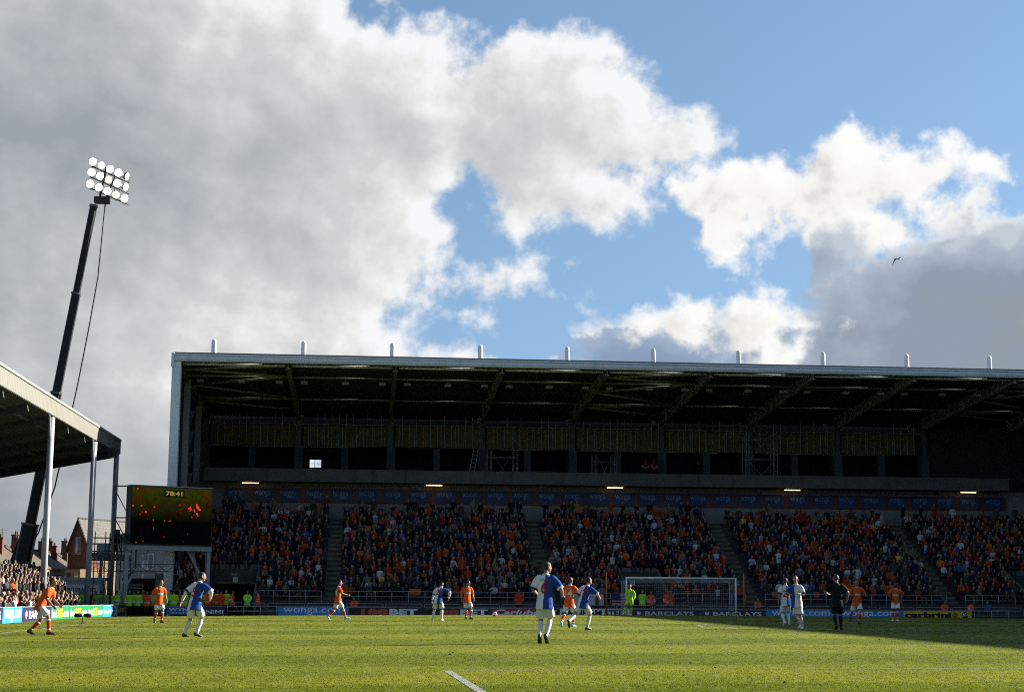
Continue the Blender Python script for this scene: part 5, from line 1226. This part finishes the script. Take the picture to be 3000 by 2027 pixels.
def player(x, y, rz, h, pose, shirt, shorts, socks, boots, skin, hair, label, number=None, numcol=None, sponsor=False, halves=False, fair=0, z=None, name_txt=None, knee_band=None):
    J, rg = regions(pose); s = h / 1.82
    t = empty('person', (x, y, gz(x, y) if z is None else z), RAD(rz), label=label, cat='person'); t.scale = (s, s, s)
    def put(name, me, m, parent=t):
        for k in (m if isinstance(m, list) else [m]): me.materials.append(k)
        return link(name, me, parent)
    put('body', skinned(rg['body'], 0.0095, 3), skin)
    put('hair', skinned(rg['hair'], 0.011, 2, name='hair'), hair)
    sh = skinned(rg['top'], 0.015, 3, name='shirt')
    if halves:
        so_ = put('shirt', sh, [K_BLUE, K_WHITE])
        idx = []
        for p in sh.polygons: idx.append(0 if (p.center - J['P']).dot(J['X']) > 0 else 1)
        sh.polygons.foreach_set('material_index', idx)
        for k, s_ in (('R', 1), ('L', -1)):       # contrasting cuffs
            e = J['sh' + k].lerp(J['el' + k], .80); q = MB(); d = (J['el' + k] - J['sh' + k]).normalized(); q.tube([e - d * .0, e + d * .042], .083, 16)
            if not pose.get('long'): put('cuff', q.mesh('cuff', [], True), K_WHITE if k == 'R' else K_NAVY)
    else: so_ = put('shirt', sh, shirt)
    q = MB(); nb = J['neck']; q.rings([ring(nb + J['U'] * a, J['X'], J['Y'], r, r * .95, 16) for a, r in ((-.012, .088), (.018, .078), (.022, .068))]); put('collar', q.mesh('collar', [], True), K_WHITE if shirt is not K_BLACK else K_BLACK)
    for k in 'RL':
        if 'under' + k in rg: put('undershirt_sleeve', skinned(rg['under' + k], 0.013, 2, name='undershirt_sleeve'), K_WHITE)
    put('shorts', skinned(rg['bottom'], 0.015, 3, name='shorts'), shorts)
    for k in 'RL':
        put('sock', rg['sock' + k].mesh('sock', [], True), socks); put('boot', rg['boot' + k].mesh('boot', [], True), boots)
        if knee_band:
            a = J['kn' + k].lerp(J['an' + k], .14); b_ = J['kn' + k].lerp(J['an' + k], .26); q = MB(); q.tube([a, b_], [.0635, .067], 14); put('sock_band', q.mesh('sock_band', [], True), knee_band)
            a = J['kn' + k].lerp(J['an' + k], .80); b_ = J['kn' + k].lerp(J['an' + k], .88); q = MB(); q.tube([a, b_], [.052, .050], 14); put('sock_band', q.mesh('sock_band', [], True), knee_band)
    for o in t.children:
        if o.name.split('.')[0] in ('sock', 'boot', 'collar', 'cuff', 'sock_band'): o.data.polygons.foreach_set('use_smooth', [True] * len(o.data.polygons))
    if number:
        me, lo, hi = text_mesh(number, 0.02); project(me, lo, hi, J, .26, .12 * len(number) + .03, .26, sh, False, numcol, so_, 'number')
    if name_txt:
        me, lo, hi = text_mesh(name_txt, 0.01); project(me, lo, hi, J, .435, .24, .045, sh, False, numcol, so_, 'name_print')
    if sponsor:
        q = MB(); n = 6
        for j in range(4):
            for i in range(n + 1): q.v.append((i / n, j / 3, 0))
        for j in range(3):
            for i in range(n): a = j * (n + 1) + i; q.f.append((a, a + 1, a + n + 2, a + n + 1)); q.mi.append(0)
        project(q.mesh('p', [], fix=False), (0, 0), (1, 1), J, .27, .22, .085, sh, True, K_PATCH, so_, 'sponsor_patch')
        me, lo, hi = text_mesh('wonga', 0.01); o = project(me, lo, hi, J, .27, .15, .045, sh, True, K_WHITE, so_, 'sponsor_lettering')
        for v in o.data.vertices: v.co += J['Y'] * 0.004
    if halves or shirt is K_ORANGE:               # sleeve badge
        e = J['shR'].lerp(J['elR'], .38) + J['X'] * .083 if rz > -60 else J['shL'].lerp(J['elL'], .38) - J['X'] * .083
    return t

E_ = lambda **k: k
def players():
    HIP = (1.0, -0.5, 0.0)
    A = [
     (-9.35, 49.0, -97, 1.86, E_(lean=35, pelvis=(0, -.10, .87), footR=(.10, .20, 0), footL=(.10, -.42, .03), handR=(.06, .17, -.46), handL=(.04, .22, -.44), head=(-8, -25), toeL=(10, 20), hair='crop'), 'orange', SKIN[1], HAIR[1], 'orange shirted player leaning forward beside the left touchline boards', None, M_BOOTK, True),
     (-8.35, 68.2, -150, 1.80, E_(lean=4, footR=(.09, -.22, .07), footL=(.08, .14, 0), toeR=(10, 40), handR=(.12, -.05, -.50), handL=(.10, .10, -.50), head=(48, 0), hair='crop'), 'orange', SKIN[1], HAIR[1], 'orange shirted player walking before the police in the left corner', None, M_BOOTK, True),
     (-4.55, 45.0, -28, 1.86, E_(lean=17, side=4, twist=-8, pelvis=(.03, -.02, .90), footR=(.04, .10, .02), footL=(.22, -.10, 0), toeR=(30, 12), toeL=(0, 5), handL=(.26, -.16, -.42), handR=(.10, .16, -.34), elbowR=(1, -.6, .3), head=(-42, 5), under=True, open=True), 'halves', SKIN[0], HAIR[0], 'player number 5 in blue and white halves turning with left arm out', '5', M_BOOTK, False),
     (-1.0, 72.0, -84, 1.80, E_(lean=4, footR=(.08, .36, .0), footL=(.08, -.42, .10), toeL=(10, 45), toeR=(10, -12), handR=(.06, .36, -.30), handL=(.08, .02, -.48), head=(0, 0), hair='short'), 'orange', SKIN[0], HAIR[0], 'orange shirted player striding right before the sky-blue board', '11', M_BOOTW, True),
     (3.35, 69.6, -14, 1.84, E_(lean=32, side=7, pelvis=(0, -.08, .90), footR=(.12, .12, 0), footL=(.24, -.04, 0), handL=(.20, .12, -.48), handR=(.18, .02, -.36), elbowR=(1, -.4, .2), head=(0, 40), under=True), 'halves', SKIN[2], HAIR[1], 'player number 21 in blue and white halves bending over before the betting boards', '21', M_BOOTW, False),
     (4.85, 73.6, -163, 1.80, E_(lean=2, footR=(.02, -.10, 0), footL=(.16, .06, 0), handR=(.10, .02, -.50), handL=(.12, .04, -.50), head=(40, 10), hair='short'), 'orange', SKIN[1], HAIR[1], 'orange shirted player standing still left of the football', None, M_BOOTK, True),
     (4.30, 37.6, -18, 1.92, E_(lean=7, side=2, pelvis=(0, .0, .95), footR=(.03, .03, .09), footL=(.10, -.06, .07), toeR=(8, 48), toeL=(5, 48), handR=(.16, .22, -.34), handL=(.06, .20, -.36), head=(-48, 0)), 'halves', SKIN[0], HAIR[0], 'nearest player, number 6 in blue and white halves seen from behind', '6', M_BOOTK, False),
     (7.32, 56.4, -27, 1.80, E_(lean=8, pelvis=(0, 0, .90), footL=(.14, -.42, .08), footR=(.08, .16, 0), toeL=(8, 42), handR=(.10, .24, -.30), handL=(.10, .18, -.34), head=(-25, 0), hair='crop'), 'orange', SKIN[2], HAIR[1], 'orange shirted number 14 between the two blue and white halves', '14', M_BOOTB, True),
     (7.15, 51.6, -44, 1.80, E_(lean=20, side=6, pelvis=(0, .0, .88), footL=(.10, -.62, .20), footR=(.06, .14, 0), toeL=(5, 70), handR=(.10, .32, -.30), handL=(.08, .10, -.40), elbowR=(.9, -.8, 0), head=(-22, 0), hair='short'), 'halves', SKIN[0], HAIR[1], 'player number 17 in blue and white halves running right', '17', M_BOOTK, False),
     (15.5, 92.0, 172, 1.85, E_(lean=4, pelvis=(.02, 0, .90), footR=(.40, .10, .03), footL=(.02, .05, 0), handR=(.0, .26, -.40), handL=(.06, .22, -.42), head=(-15, 5), long=True, hair='crop', curl=.5), 'keeper', SKIN[1], HAIR[1], 'goalkeeper in bright yellow-green kit at the left goal post', None, M_BOOTW, False),
     (15.6, 58.2, 2, 1.80, E_(lean=3, footR=(.12, .02, .02), footL=(.12, -.16, .06), toeL=(10, 35), toeR=(20, 5), handL=(.10, -.02, -.50), handR=(.02, .28, -.32), head=(-5, 5)), 'halves', SKIN[0], HAIR[0], 'player number 28 in blue and white halves seen from behind in the shade', '28', M_BOOTW, False),
     (14.65, 53.0, 140, 1.84, E_(lean=6, pelvis=(0, .16, .90), footR=(.08, -.32, .03), footL=(.08, -.08, 0), toeR=(10, 20), handR=(.0, .34, -.22), handL=(.02, .30, -.24), head=(10, 5), hair='crop', open=True), 'halves', SKIN[0], HAIR[0], 'player in blue and white halves facing number 28 with hands held out', None, M_BOOTW, False),
     (15.75, 52.3, -8, 1.84, E_(lean=2, footR=(.12, .05, 0), footL=(.06, -.14, .06), toeL=(8, 40), toeR=(20, 5), handL=(.08, .20, -.26), elbowL=(.8, -.7, -.2), handR=(.16, .08, -.44), elbowR=(.8, -.7, 0), head=(-12, 0), hair='crop', loose=.01), 'referee', SKIN[0], HAIR[0], 'referee dressed all in black standing on the shade line', None, M_BOOTK, False),
     (20.1, 64.0, 178, 1.82, E_(lean=5, pelvis=(0, 0, .91), footR=(.16, -.50, .18), footL=(.02, .14, 0), toeR=(10, 60), handR=(.10, .22, -.26), handL=(.14, .18, -.28), head=(-22, 5), hair='crop'), 'orange', SKIN[0], HAIR[0], 'orange shirted player jogging towards us right of the referee', None, M_BOOTK, True),
     (24.3, 71.6, 168, 1.80, E_(lean=6, side=-3, pelvis=(0, -.02, .92), footR=(.16, .10, 0), footL=(.02, .16, 0), handR=(.02, .04, -.40), elbowR=HIP, handL=(.02, .02, -.38), elbowL=HIP, head=(-30, 15), hair='crop'), 'orange', SKIN[2], HAIR[1], 'orange shirted player with hands on hips at the right', None, M_BOOTW, True)]
    for x, y, rz, h, pose, kind, skin, hair, label, num, boots, spons in A:
        kw = dict(number=num)
        if kind == 'orange': player(x, y, rz, h, pose, K_ORANGE, K_WHITE, K_OSOCK, boots, skin, hair, label, numcol=K_WHITE, sponsor=spons and num is None, knee_band=K_WHITE, name_txt='CRAINEY' if num == '14' else None, **kw)
        elif kind == 'halves': player(x, y, rz, h, pose, None, K_WHITE, K_WHITE, boots, skin, hair, label, numcol=K_RED, halves=True, name_txt='NELSEN' if num == '6' else None, **kw)
        elif kind == 'keeper': player(x, y, rz, h, pose, K_NEON, K_NEON, K_NEON, boots, skin, hair, label, sponsor=True)
        else: player(x, y, rz, h, pose, K_BLACK, K_BLACK, K_BLACK, boots, skin, hair, label)
players()

# ------------------------------------------------------------------ spectators, stewards, police
def proto(pose, band=False, ratio=0.33):
    """a clothed figure as one mesh; materials: skin, hair, top, bottom, band"""
    J, rg = regions(pose, 'street'); V, F, I = [], [], []; n = 0
    b = rg['bottom']
    for k in 'RL': boot_shape(b, J, k, 0.004)
    for i, (key, vx) in enumerate((('body', .026), ('hair', .022), ('top', .030), ('bottom', .034))):
        me = skinned(rg[key], vx, 2, ratio if key != 'body' else ratio * .8); me.calc_loop_triangles()
        co = np.zeros(len(me.vertices) * 3, np.float32); me.vertices.foreach_get('co', co); tr = np.zeros(len(me.loop_triangles) * 3, np.int32); me.loop_triangles.foreach_get('vertices', tr)
        co = co.reshape(-1, 3); tr = tr.reshape(-1, 3); idx = np.full(len(tr), i, np.int32)
        if band and key == 'top':
            tt = ((co[tr].mean(1) - np.array(J['P'])) @ np.array(J['U'])); idx[((tt > .05) & (tt < .10)) | ((tt > .20) & (tt < .245))] = 4
        V.append(co); F.append(tr + n); I.append(idx); n += len(co); bpy.data.meshes.remove(me)
    return np.concatenate(V), np.concatenate(F), np.concatenate(I)
def tri_mesh(name, V, F, I, mats):
    me = bpy.data.meshes.new(name); me.vertices.add(len(V)); me.vertices.foreach_set('co', np.ascontiguousarray(V, np.float32).ravel())
    me.loops.add(len(F) * 3); me.loops.foreach_set('vertex_index', np.ascontiguousarray(F, np.int32).ravel())
    me.polygons.add(len(F)); me.polygons.foreach_set('loop_start', np.arange(0, len(F) * 3, 3, dtype=np.int32))
    for m in mats: me.materials.append(m)
    me.polygons.foreach_set('material_index', np.ascontiguousarray(I, np.int32)); me.polygons.foreach_set('use_smooth', np.ones(len(F), bool)); me.update(calc_edges=True); return me

SEAT = dict(pelvis=(0, 0, .50), footR=(.14, .42, 0), footL=(.14, .42, 0))
SIT = [proto(dict(SEAT, lean=2, handR=(.0, .26, -.40), handL=(.0, .26, -.40), head=(0, 0), hair='short')),
       proto(dict(SEAT, lean=10, handR=(-.20, .22, -.24), handL=(-.16, .24, -.28), head=(12, 5), hair='crop')),
       proto(dict(SEAT, lean=26, handR=(-.14, .30, -.30), handL=(-.14, .30, -.32), head=(-8, -12), hair='short')),
       proto(dict(SEAT, lean=16, handR=(-.06, .20, .02), handL=(.0, .28, -.36), head=(-15, -5), hair='long')),
       proto(dict(SEAT, lean=4, handR=(-.12, .18, -.02), handL=(-.12, .18, .0), head=(8, 0), hair='short')),
       proto(dict(SEAT, lean=5, handR=(.03, .28, -.38), handL=(.03, .26, -.38), head=(25, 5), hair='cap'))]
STN = [proto(dict(lean=2, handR=(.08, .04, -.50), handL=(.08, .04, -.50), hair='short')),
       proto(dict(lean=3, handR=(-.20, .20, -.24), handL=(-.18, .22, -.28), head=(10, 0), hair='crop')),
       proto(dict(lean=4, handR=(-.02, .22, -.02), handL=(.06, .12, -.44), head=(-12, 0), hair='short')),
       proto(dict(lean=2, handR=(.04, .14, -.42), handL=(.04, .14, -.42), head=(20, 0), hair='long'))]
HV = [proto(dict(lean=2, handR=(.10, .06, -.48), handL=(.10, .06, -.48), hair='short', loose=.03), True),
      proto(dict(lean=3, handR=(-.10, .20, -.34), handL=(-.10, .20, -.36), hair='helmet', loose=.03, head=(15, 0)), True),
      proto(dict(SEAT, lean=22, handR=(-.10, .28, -.32), handL=(-.10, .28, -.34), hair='crop', loose=.03), True),
      proto(dict(lean=2, handR=(-.08, -.16, -.44), handL=(-.08, -.16, -.44), elbowR=(1, -.6, 0), elbowL=(1, -.6, 0), hair='crop', loose=.03), True)]
def c_(n, rgb): return (n, cloth('wear_' + n.replace(' ', '_'), rgb, 0.15, 0.0))
TOPS = [c_('orange', (0.34, 0.040, 0.009)), c_('tangerine', (0.50, 0.11, 0.015)), c_('black', (0.012, 0.012, 0.013)), c_('dark grey', (0.045, 0.045, 0.05)), c_('navy', (0.013, 0.018, 0.05)), c_('white', (0.42, 0.44, 0.46)),
        c_('grey', (0.13, 0.13, 0.13)), c_('brown', (0.06, 0.035, 0.02)), c_('dark red', (0.17, 0.012, 0.014)), c_('blue', (0.03, 0.08, 0.24)), c_('pale blue', (0.30, 0.42, 0.55)), c_('khaki', (0.13, 0.11, 0.06)), c_('dark green', (0.018, 0.04, 0.022)), c_('yellow', (0.55, 0.36, 0.03))]
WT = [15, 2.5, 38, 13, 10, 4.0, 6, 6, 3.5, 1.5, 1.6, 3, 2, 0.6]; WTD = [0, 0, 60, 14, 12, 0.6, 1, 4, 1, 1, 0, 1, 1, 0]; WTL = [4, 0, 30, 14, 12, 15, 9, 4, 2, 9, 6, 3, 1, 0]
TRO = [cloth('jeans', (0.025, 0.032, 0.06), .15, 0), cloth('black_trousers', (0.010, 0.010, 0.011), .15, 0), cloth('khaki_trousers', (0.12, 0.10, 0.06), .15, 0)]
PAL = SKIN + HAIR + [m for _, m in TOPS] + TRO
cr = random.Random(7)
def outfit(w):
    t = cr.choices(range(len(TOPS)), w)[0]; sk = cr.choices(range(3), (75, 20, 5))[0]; hr = cr.choices(range(4), (45, 25, 14, 16))[0]; tr = cr.choices(range(3), (50, 42, 8))[0]
    return sk, hr, t, tr
_pm = {}
def person_obj(pr, key, loc, rz, s, mats, label, group):
    if key not in _pm: _pm[key] = tri_mesh('person', *pr, [SKIN[0], HAIR[0], TOPS[2][1], TRO[1], M_WHITE])
    o = link('person', _pm[key], loc=loc, rz=rz, label=label, cat='person', group=group); o.scale = (s, s, s)
    for i, m in enumerate(mats):
        o.material_slots[i].link = 'OBJECT'; o.material_slots[i].material = m
    return o
M_REFL = mat('reflective_band', (0.55, 0.56, 0.55), 0.4, 0); HVY = cloth('hivis_yellow', (0.32, 0.70, 0.03), .12, .2); HVO = cloth('hivis_orange', (0.74, 0.095, 0.02), .12, .2); HVR = cloth('steward_red', (0.55, 0.05, 0.02), .12, .2)

# left stand: lit rows beside the touchline, everyone seen is an individual
COUNT = 0
def left_crowd():
    global COUNT
    for i in range(LNR):
        x = lrow_x(i); n = 0; y = -x * 4664 / 1058 - 0.9 + cr.uniform(0, .4); yend = 97.5 + 1.9 * i
        while y < min(yend, 111.0):
            sit = i < 2; k = cr.randrange(6) if sit else cr.choice((0, 1, 2, 3) if (i < 3 and y < 88) else (0, 3, 3, 3)); pr = (SIT if sit else STN)[k]; sk, hr, t, tr = outfit(WTL if (i < 4 and y < 88) else WTD); n += 1; COUNT += 1  # rear and farther rows get darker clothes, hair and skin in place of shade
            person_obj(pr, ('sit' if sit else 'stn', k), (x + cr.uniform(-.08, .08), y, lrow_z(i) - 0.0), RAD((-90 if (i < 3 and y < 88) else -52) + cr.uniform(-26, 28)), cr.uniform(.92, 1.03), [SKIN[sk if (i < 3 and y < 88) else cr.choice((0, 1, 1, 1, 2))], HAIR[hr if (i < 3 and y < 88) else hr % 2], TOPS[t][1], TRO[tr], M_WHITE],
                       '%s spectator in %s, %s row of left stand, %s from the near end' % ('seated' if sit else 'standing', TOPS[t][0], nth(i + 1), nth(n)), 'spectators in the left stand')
            y += cr.uniform(.62, .95) if i < 5 else cr.uniform(.6, .8)
left_crowd()
print('left crowd', COUNT)

def far_crowd():
    Vs, Fs, Is = [], [], []; off = 0; nb = 0; seat_me = MB().box(-.21, .21, -.18, .22, .40, .45).box(-.21, .21, .20, .26, .452, .84).mesh('seat', M_SEAT); left = 300 - COUNT
    sec_names = ('left of the first', 'right of the first', 'right of the second', 'right of the third', 'right of the fourth', 'right of the fifth')
    for i in range(NR):
        cnt = {}; x = -12.6
        while x < 60.0:
            jx = x + cr.uniform(-.13, .13); x += 0.52
            if i == NR - 1 and 0 <= 1: pass
            if any(abs(jx - a) < w / 2 + .18 for a, w in AISLES) or in_vom(jx, i, .3): continue
            # frame of view ends at about x = 0.42 y on the right
            if jx > 0.42 * row_y(i) + 1.5: continue
            if cr.random() < (0.035 if i < NR - 2 else .12):
                if cr.random() < .8:
                    o = link('seat', seat_me, STAND, loc=(jx, row_y(i), row_z(i)), rz=math.pi); o.matrix_parent_inverse = ZERO
                continue
            sk, hr, t, tr = outfit(WT); stand = cr.random() < (.03 if i < 15 else (.35 if i == NR - 1 else .08)); k = cr.randrange(4 if stand else 6); pr = (STN if stand else SIT)[k]
            s = cr.choice((cr.uniform(.93, 1.05), cr.uniform(.93, 1.05), cr.uniform(.78, .95))); a = math.pi + RAD(cr.uniform(-38, 38)); loc = (jx, row_y(i) - (0.0 if not stand else .1) + cr.uniform(-.10, .10), row_z(i))
            sec = sum(jx > q for q, _ in AISLES); cnt[sec] = cnt.get(sec, 0) + 1
            if nb < left and i < 2:
                nb += 1
                person_obj(pr, ('stn' if stand else 'sit', k), loc, a, s, [SKIN[sk], HAIR[hr], TOPS[t][1], TRO[tr], M_WHITE],
                           'spectator in %s, %s row of far stand, %s %s stairway' % (TOPS[t][0], 'front' if i == 0 else 'second', nth(cnt[sec]), sec_names[sec]), 'spectators in the front rows of the far stand')
                continue
            V, F, I = pr; c, sn = math.cos(a) * s, math.sin(a) * s
            W = np.empty_like(V); W[:, 0] = V[:, 0] * c - V[:, 1] * sn + loc[0]; W[:, 1] = V[:, 0] * sn + V[:, 1] * c + loc[1]; W[:, 2] = V[:, 2] * s + loc[2]
            look = np.array([sk, 3 + hr, 7 + t, 7 + len(TOPS) + tr, 0]); Vs.append(W); Fs.append(F + off); Is.append(look[I]); off += len(V)
    for i in range(LNR):                          # the left stand goes on full of people towards the camera
        x = lrow_x(i); y = 58.0
        while y < -x * 4664 / 1058 - 1.3:
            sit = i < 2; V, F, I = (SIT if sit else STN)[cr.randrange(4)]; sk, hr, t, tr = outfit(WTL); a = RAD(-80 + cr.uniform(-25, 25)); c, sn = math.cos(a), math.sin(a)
            W = np.empty_like(V); W[:, 0] = V[:, 0] * c - V[:, 1] * sn + x; W[:, 1] = V[:, 0] * sn + V[:, 1] * c + y; W[:, 2] = V[:, 2] + lrow_z(i)
            look = np.array([sk, 3 + hr, 7 + t, 7 + len(TOPS) + tr, 0]); Vs.append(W); Fs.append(F + off); Is.append(look[I]); off += len(V); y += cr.uniform(.62, .95)
    me = tri_mesh('crowd', np.concatenate(Vs), np.concatenate(Fs), np.concatenate(Is), PAL); print('crowd', len(Vs), len(me.polygons), 'individual', nb)
    link('crowd', me, kind='stuff', label='packed crowd in orange and dark clothes filling the far stand')
far_crowd()

def staff():
    px = lambda p, y: (p - 1047) * 0.02369 * y / 109.5
    # (pixel column measured in the photograph -> metres, y, proto, colour, facing, label)
    L = [(262, 111.6, 0, HVY, 170, 'officer in yellow-green jacket just right of the second stand post'), (276, 110.8, 1, HVY, 190, 'helmeted officer in yellow-green beside the second stand post'), (293, 109.6, 2, HVO, -80, 'seated steward in orange behind the last green board'),
         (306, 112.2, 0, HVY, 150, 'officer in yellow-green below the scaffold ladder'), (327, 111.6, 3, HVY, 180, 'officer in yellow-green left of the third stand post'), (350, 111.2, 0, HVY, 200, 'officer in yellow-green beside the third stand post'),
         (362, 110.6, 1, HVY, 170, 'helmeted officer in yellow-green left of the screen leg'), (384, 111.9, 1, HVY, 180, 'helmeted officer in yellow-green under the screen beam'), (398, 110.9, 0, HVY, 195, 'officer in yellow-green behind the small blue board'),
         (410, 111.8, 1, HVY, 160, 'helmeted officer in yellow-green behind the navy corner board'), (422, 110.9, 0, HVY, 185, 'bare-headed officer in yellow-green left of the orange walker'), (436, 111.4, 0, HVO, 180, 'steward in orange jacket behind the orange walker'),
         (447, 110.8, 3, HVO, 175, 'steward in orange jacket partly hidden by the orange walker'), (496, 111.0, 3, HVY, 10, 'officer in yellow-green seen from behind right of the orange walker'), (513, 112.0, 1, HVY, 180, 'helmeted officer in yellow-green under the screen centre'),
         (521, 111.0, 0, HVY, 10, 'officer in yellow-green left of number 5'), (588, 110.7, 3, HVY, -20, 'tall officer in yellow-green right of number 5'), (604, 111.6, 0, HVY, 170, 'officer in yellow-green by the tunnel mouth'),
         (617, 110.9, 0, HVO, 15, 'steward in orange at the left tunnel mouth'), (630, 111.3, 3, HVO, 180, 'steward in banded orange jacket before the left tunnel'), (643, 111.8, 0, HVY, 10, 'officer in yellow-green behind the red-jacketed steward'), (653, 110.7, 3, HVR, 0, 'steward in red jacket with hands behind the back'),
         (668, 111.8, 0, HVY, 170, 'officer in yellow-green right of the red-jacketed steward'), (684, 111.2, 0, HVO, -90, 'steward in orange standing side-on in the tunnel mouth'), (727, 110.8, 3, HVY, 5, 'officer in yellow-green seen from behind beside the left tunnel'), (757, 111.0, 0, HVO, 100, 'steward in orange at the tunnel wall'),
         (1031, 111.3, 2, HVO, 160, 'crouched steward in orange at the foot of the first stairway'), (1501, 111.2, 0, HVR, 180, 'steward in red-orange standing left of the second stairway'), (1861, 111.0, 3, HVY, 175, 'steward in yellow-green behind the goalkeeper'), (1886, 111.4, 0, HVO, 180, 'steward in orange standing in the tunnel behind the goal'),
         (1935, 111.5, 0, HVO, 190, 'steward in orange near the right edge of the goal tunnel'), (1946, 110.9, 3, HVR, 90, 'steward in red-orange side-on inside the goal view'), (2201, 111.2, 2, HVO, 170, 'seated steward in orange just right of the goal'), (2761, 111.2, 2, HVO, 180, 'seated steward in orange behind the yellow board'),
         (2840, 110.6, 2, HVO, -60, 'crouched steward in orange at the end of the yellow board'), (268, 112.6, 0, HVY, 185, 'officer in yellow-green at the back left of the police group'), (318, 112.5, 1, HVY, 175, 'helmeted officer at the back between the second and third posts'), (340, 112.7, 0, HVY, 190, 'officer in yellow-green in shade behind the third post'), (374, 112.6, 0, HVY, 175, 'officer in yellow-green at the back beside the screen leg'),
         (459, 112.3, 1, HVY, 180, 'helmeted officer in yellow-green right of the orange stewards'), (475, 111.5, 0, HVY, 10, 'officer in yellow-green seen from behind left of the navy board end'), (538, 112.4, 0, HVO, 180, 'steward in orange left of number 5 under the screen'), (552, 111.6, 3, HVY, 170, 'officer in yellow-green behind the left arm of number 5'),
         (2896, 110.8, 2, TOPS[9][1], 150, 'crouched person in blue right of the yellow board')]
    for p, y, k, m, f, lb in L:
        x = px(p, y); z = gz(x, y) + 0.0; sk = cr.choices(range(3), (80, 15, 5))[0]
        person_obj(HV[k], ('hv', k), (x, y, z), RAD(f + cr.uniform(-8, 8)), cr.uniform(.95, 1.0), [SKIN[sk], HAIR[1] if k == 1 else HAIR[cr.randrange(4)], m, TRO[1], M_REFL if m in (HVY, HVO) else m], lb, 'stewards and police')
    for x, z, lb in ((24.0, 10.02, 'left one of two dark workers with bright vest stripes in a box opening'), (24.75, 10.02, 'right one of two dark workers with bright vest stripes in a box opening')):
        person_obj(HV[0], ('hv', 0), (x, 134.4, z + .9), RAD(180), .98, [SKIN[0], HAIR[1], TOPS[8][1], TRO[1], M_REFL], lb, 'workers on the balcony')
    person_obj(STN[2], ('stn', 2), (-16.95, 112.9, 3.36), RAD(190), 1.0, [SKIN[0], HAIR[1], TOPS[2][1], TRO[1], M_WHITE], 'camera operator in black behind the broadcast camera', 'camera crew')
    for xx, lab in ((28.6, 'dark seated figure in the box opening right of the workers'),):
        person_obj(SIT[2], ('sit', 2), (xx, 134.6, 11.2), RAD(170), 1.0, [SKIN[0], HAIR[1], TOPS[2][1], TRO[1], M_WHITE], lab, 'workers on the balcony')
staff()

bpy.data.scenes.remove(LAB)
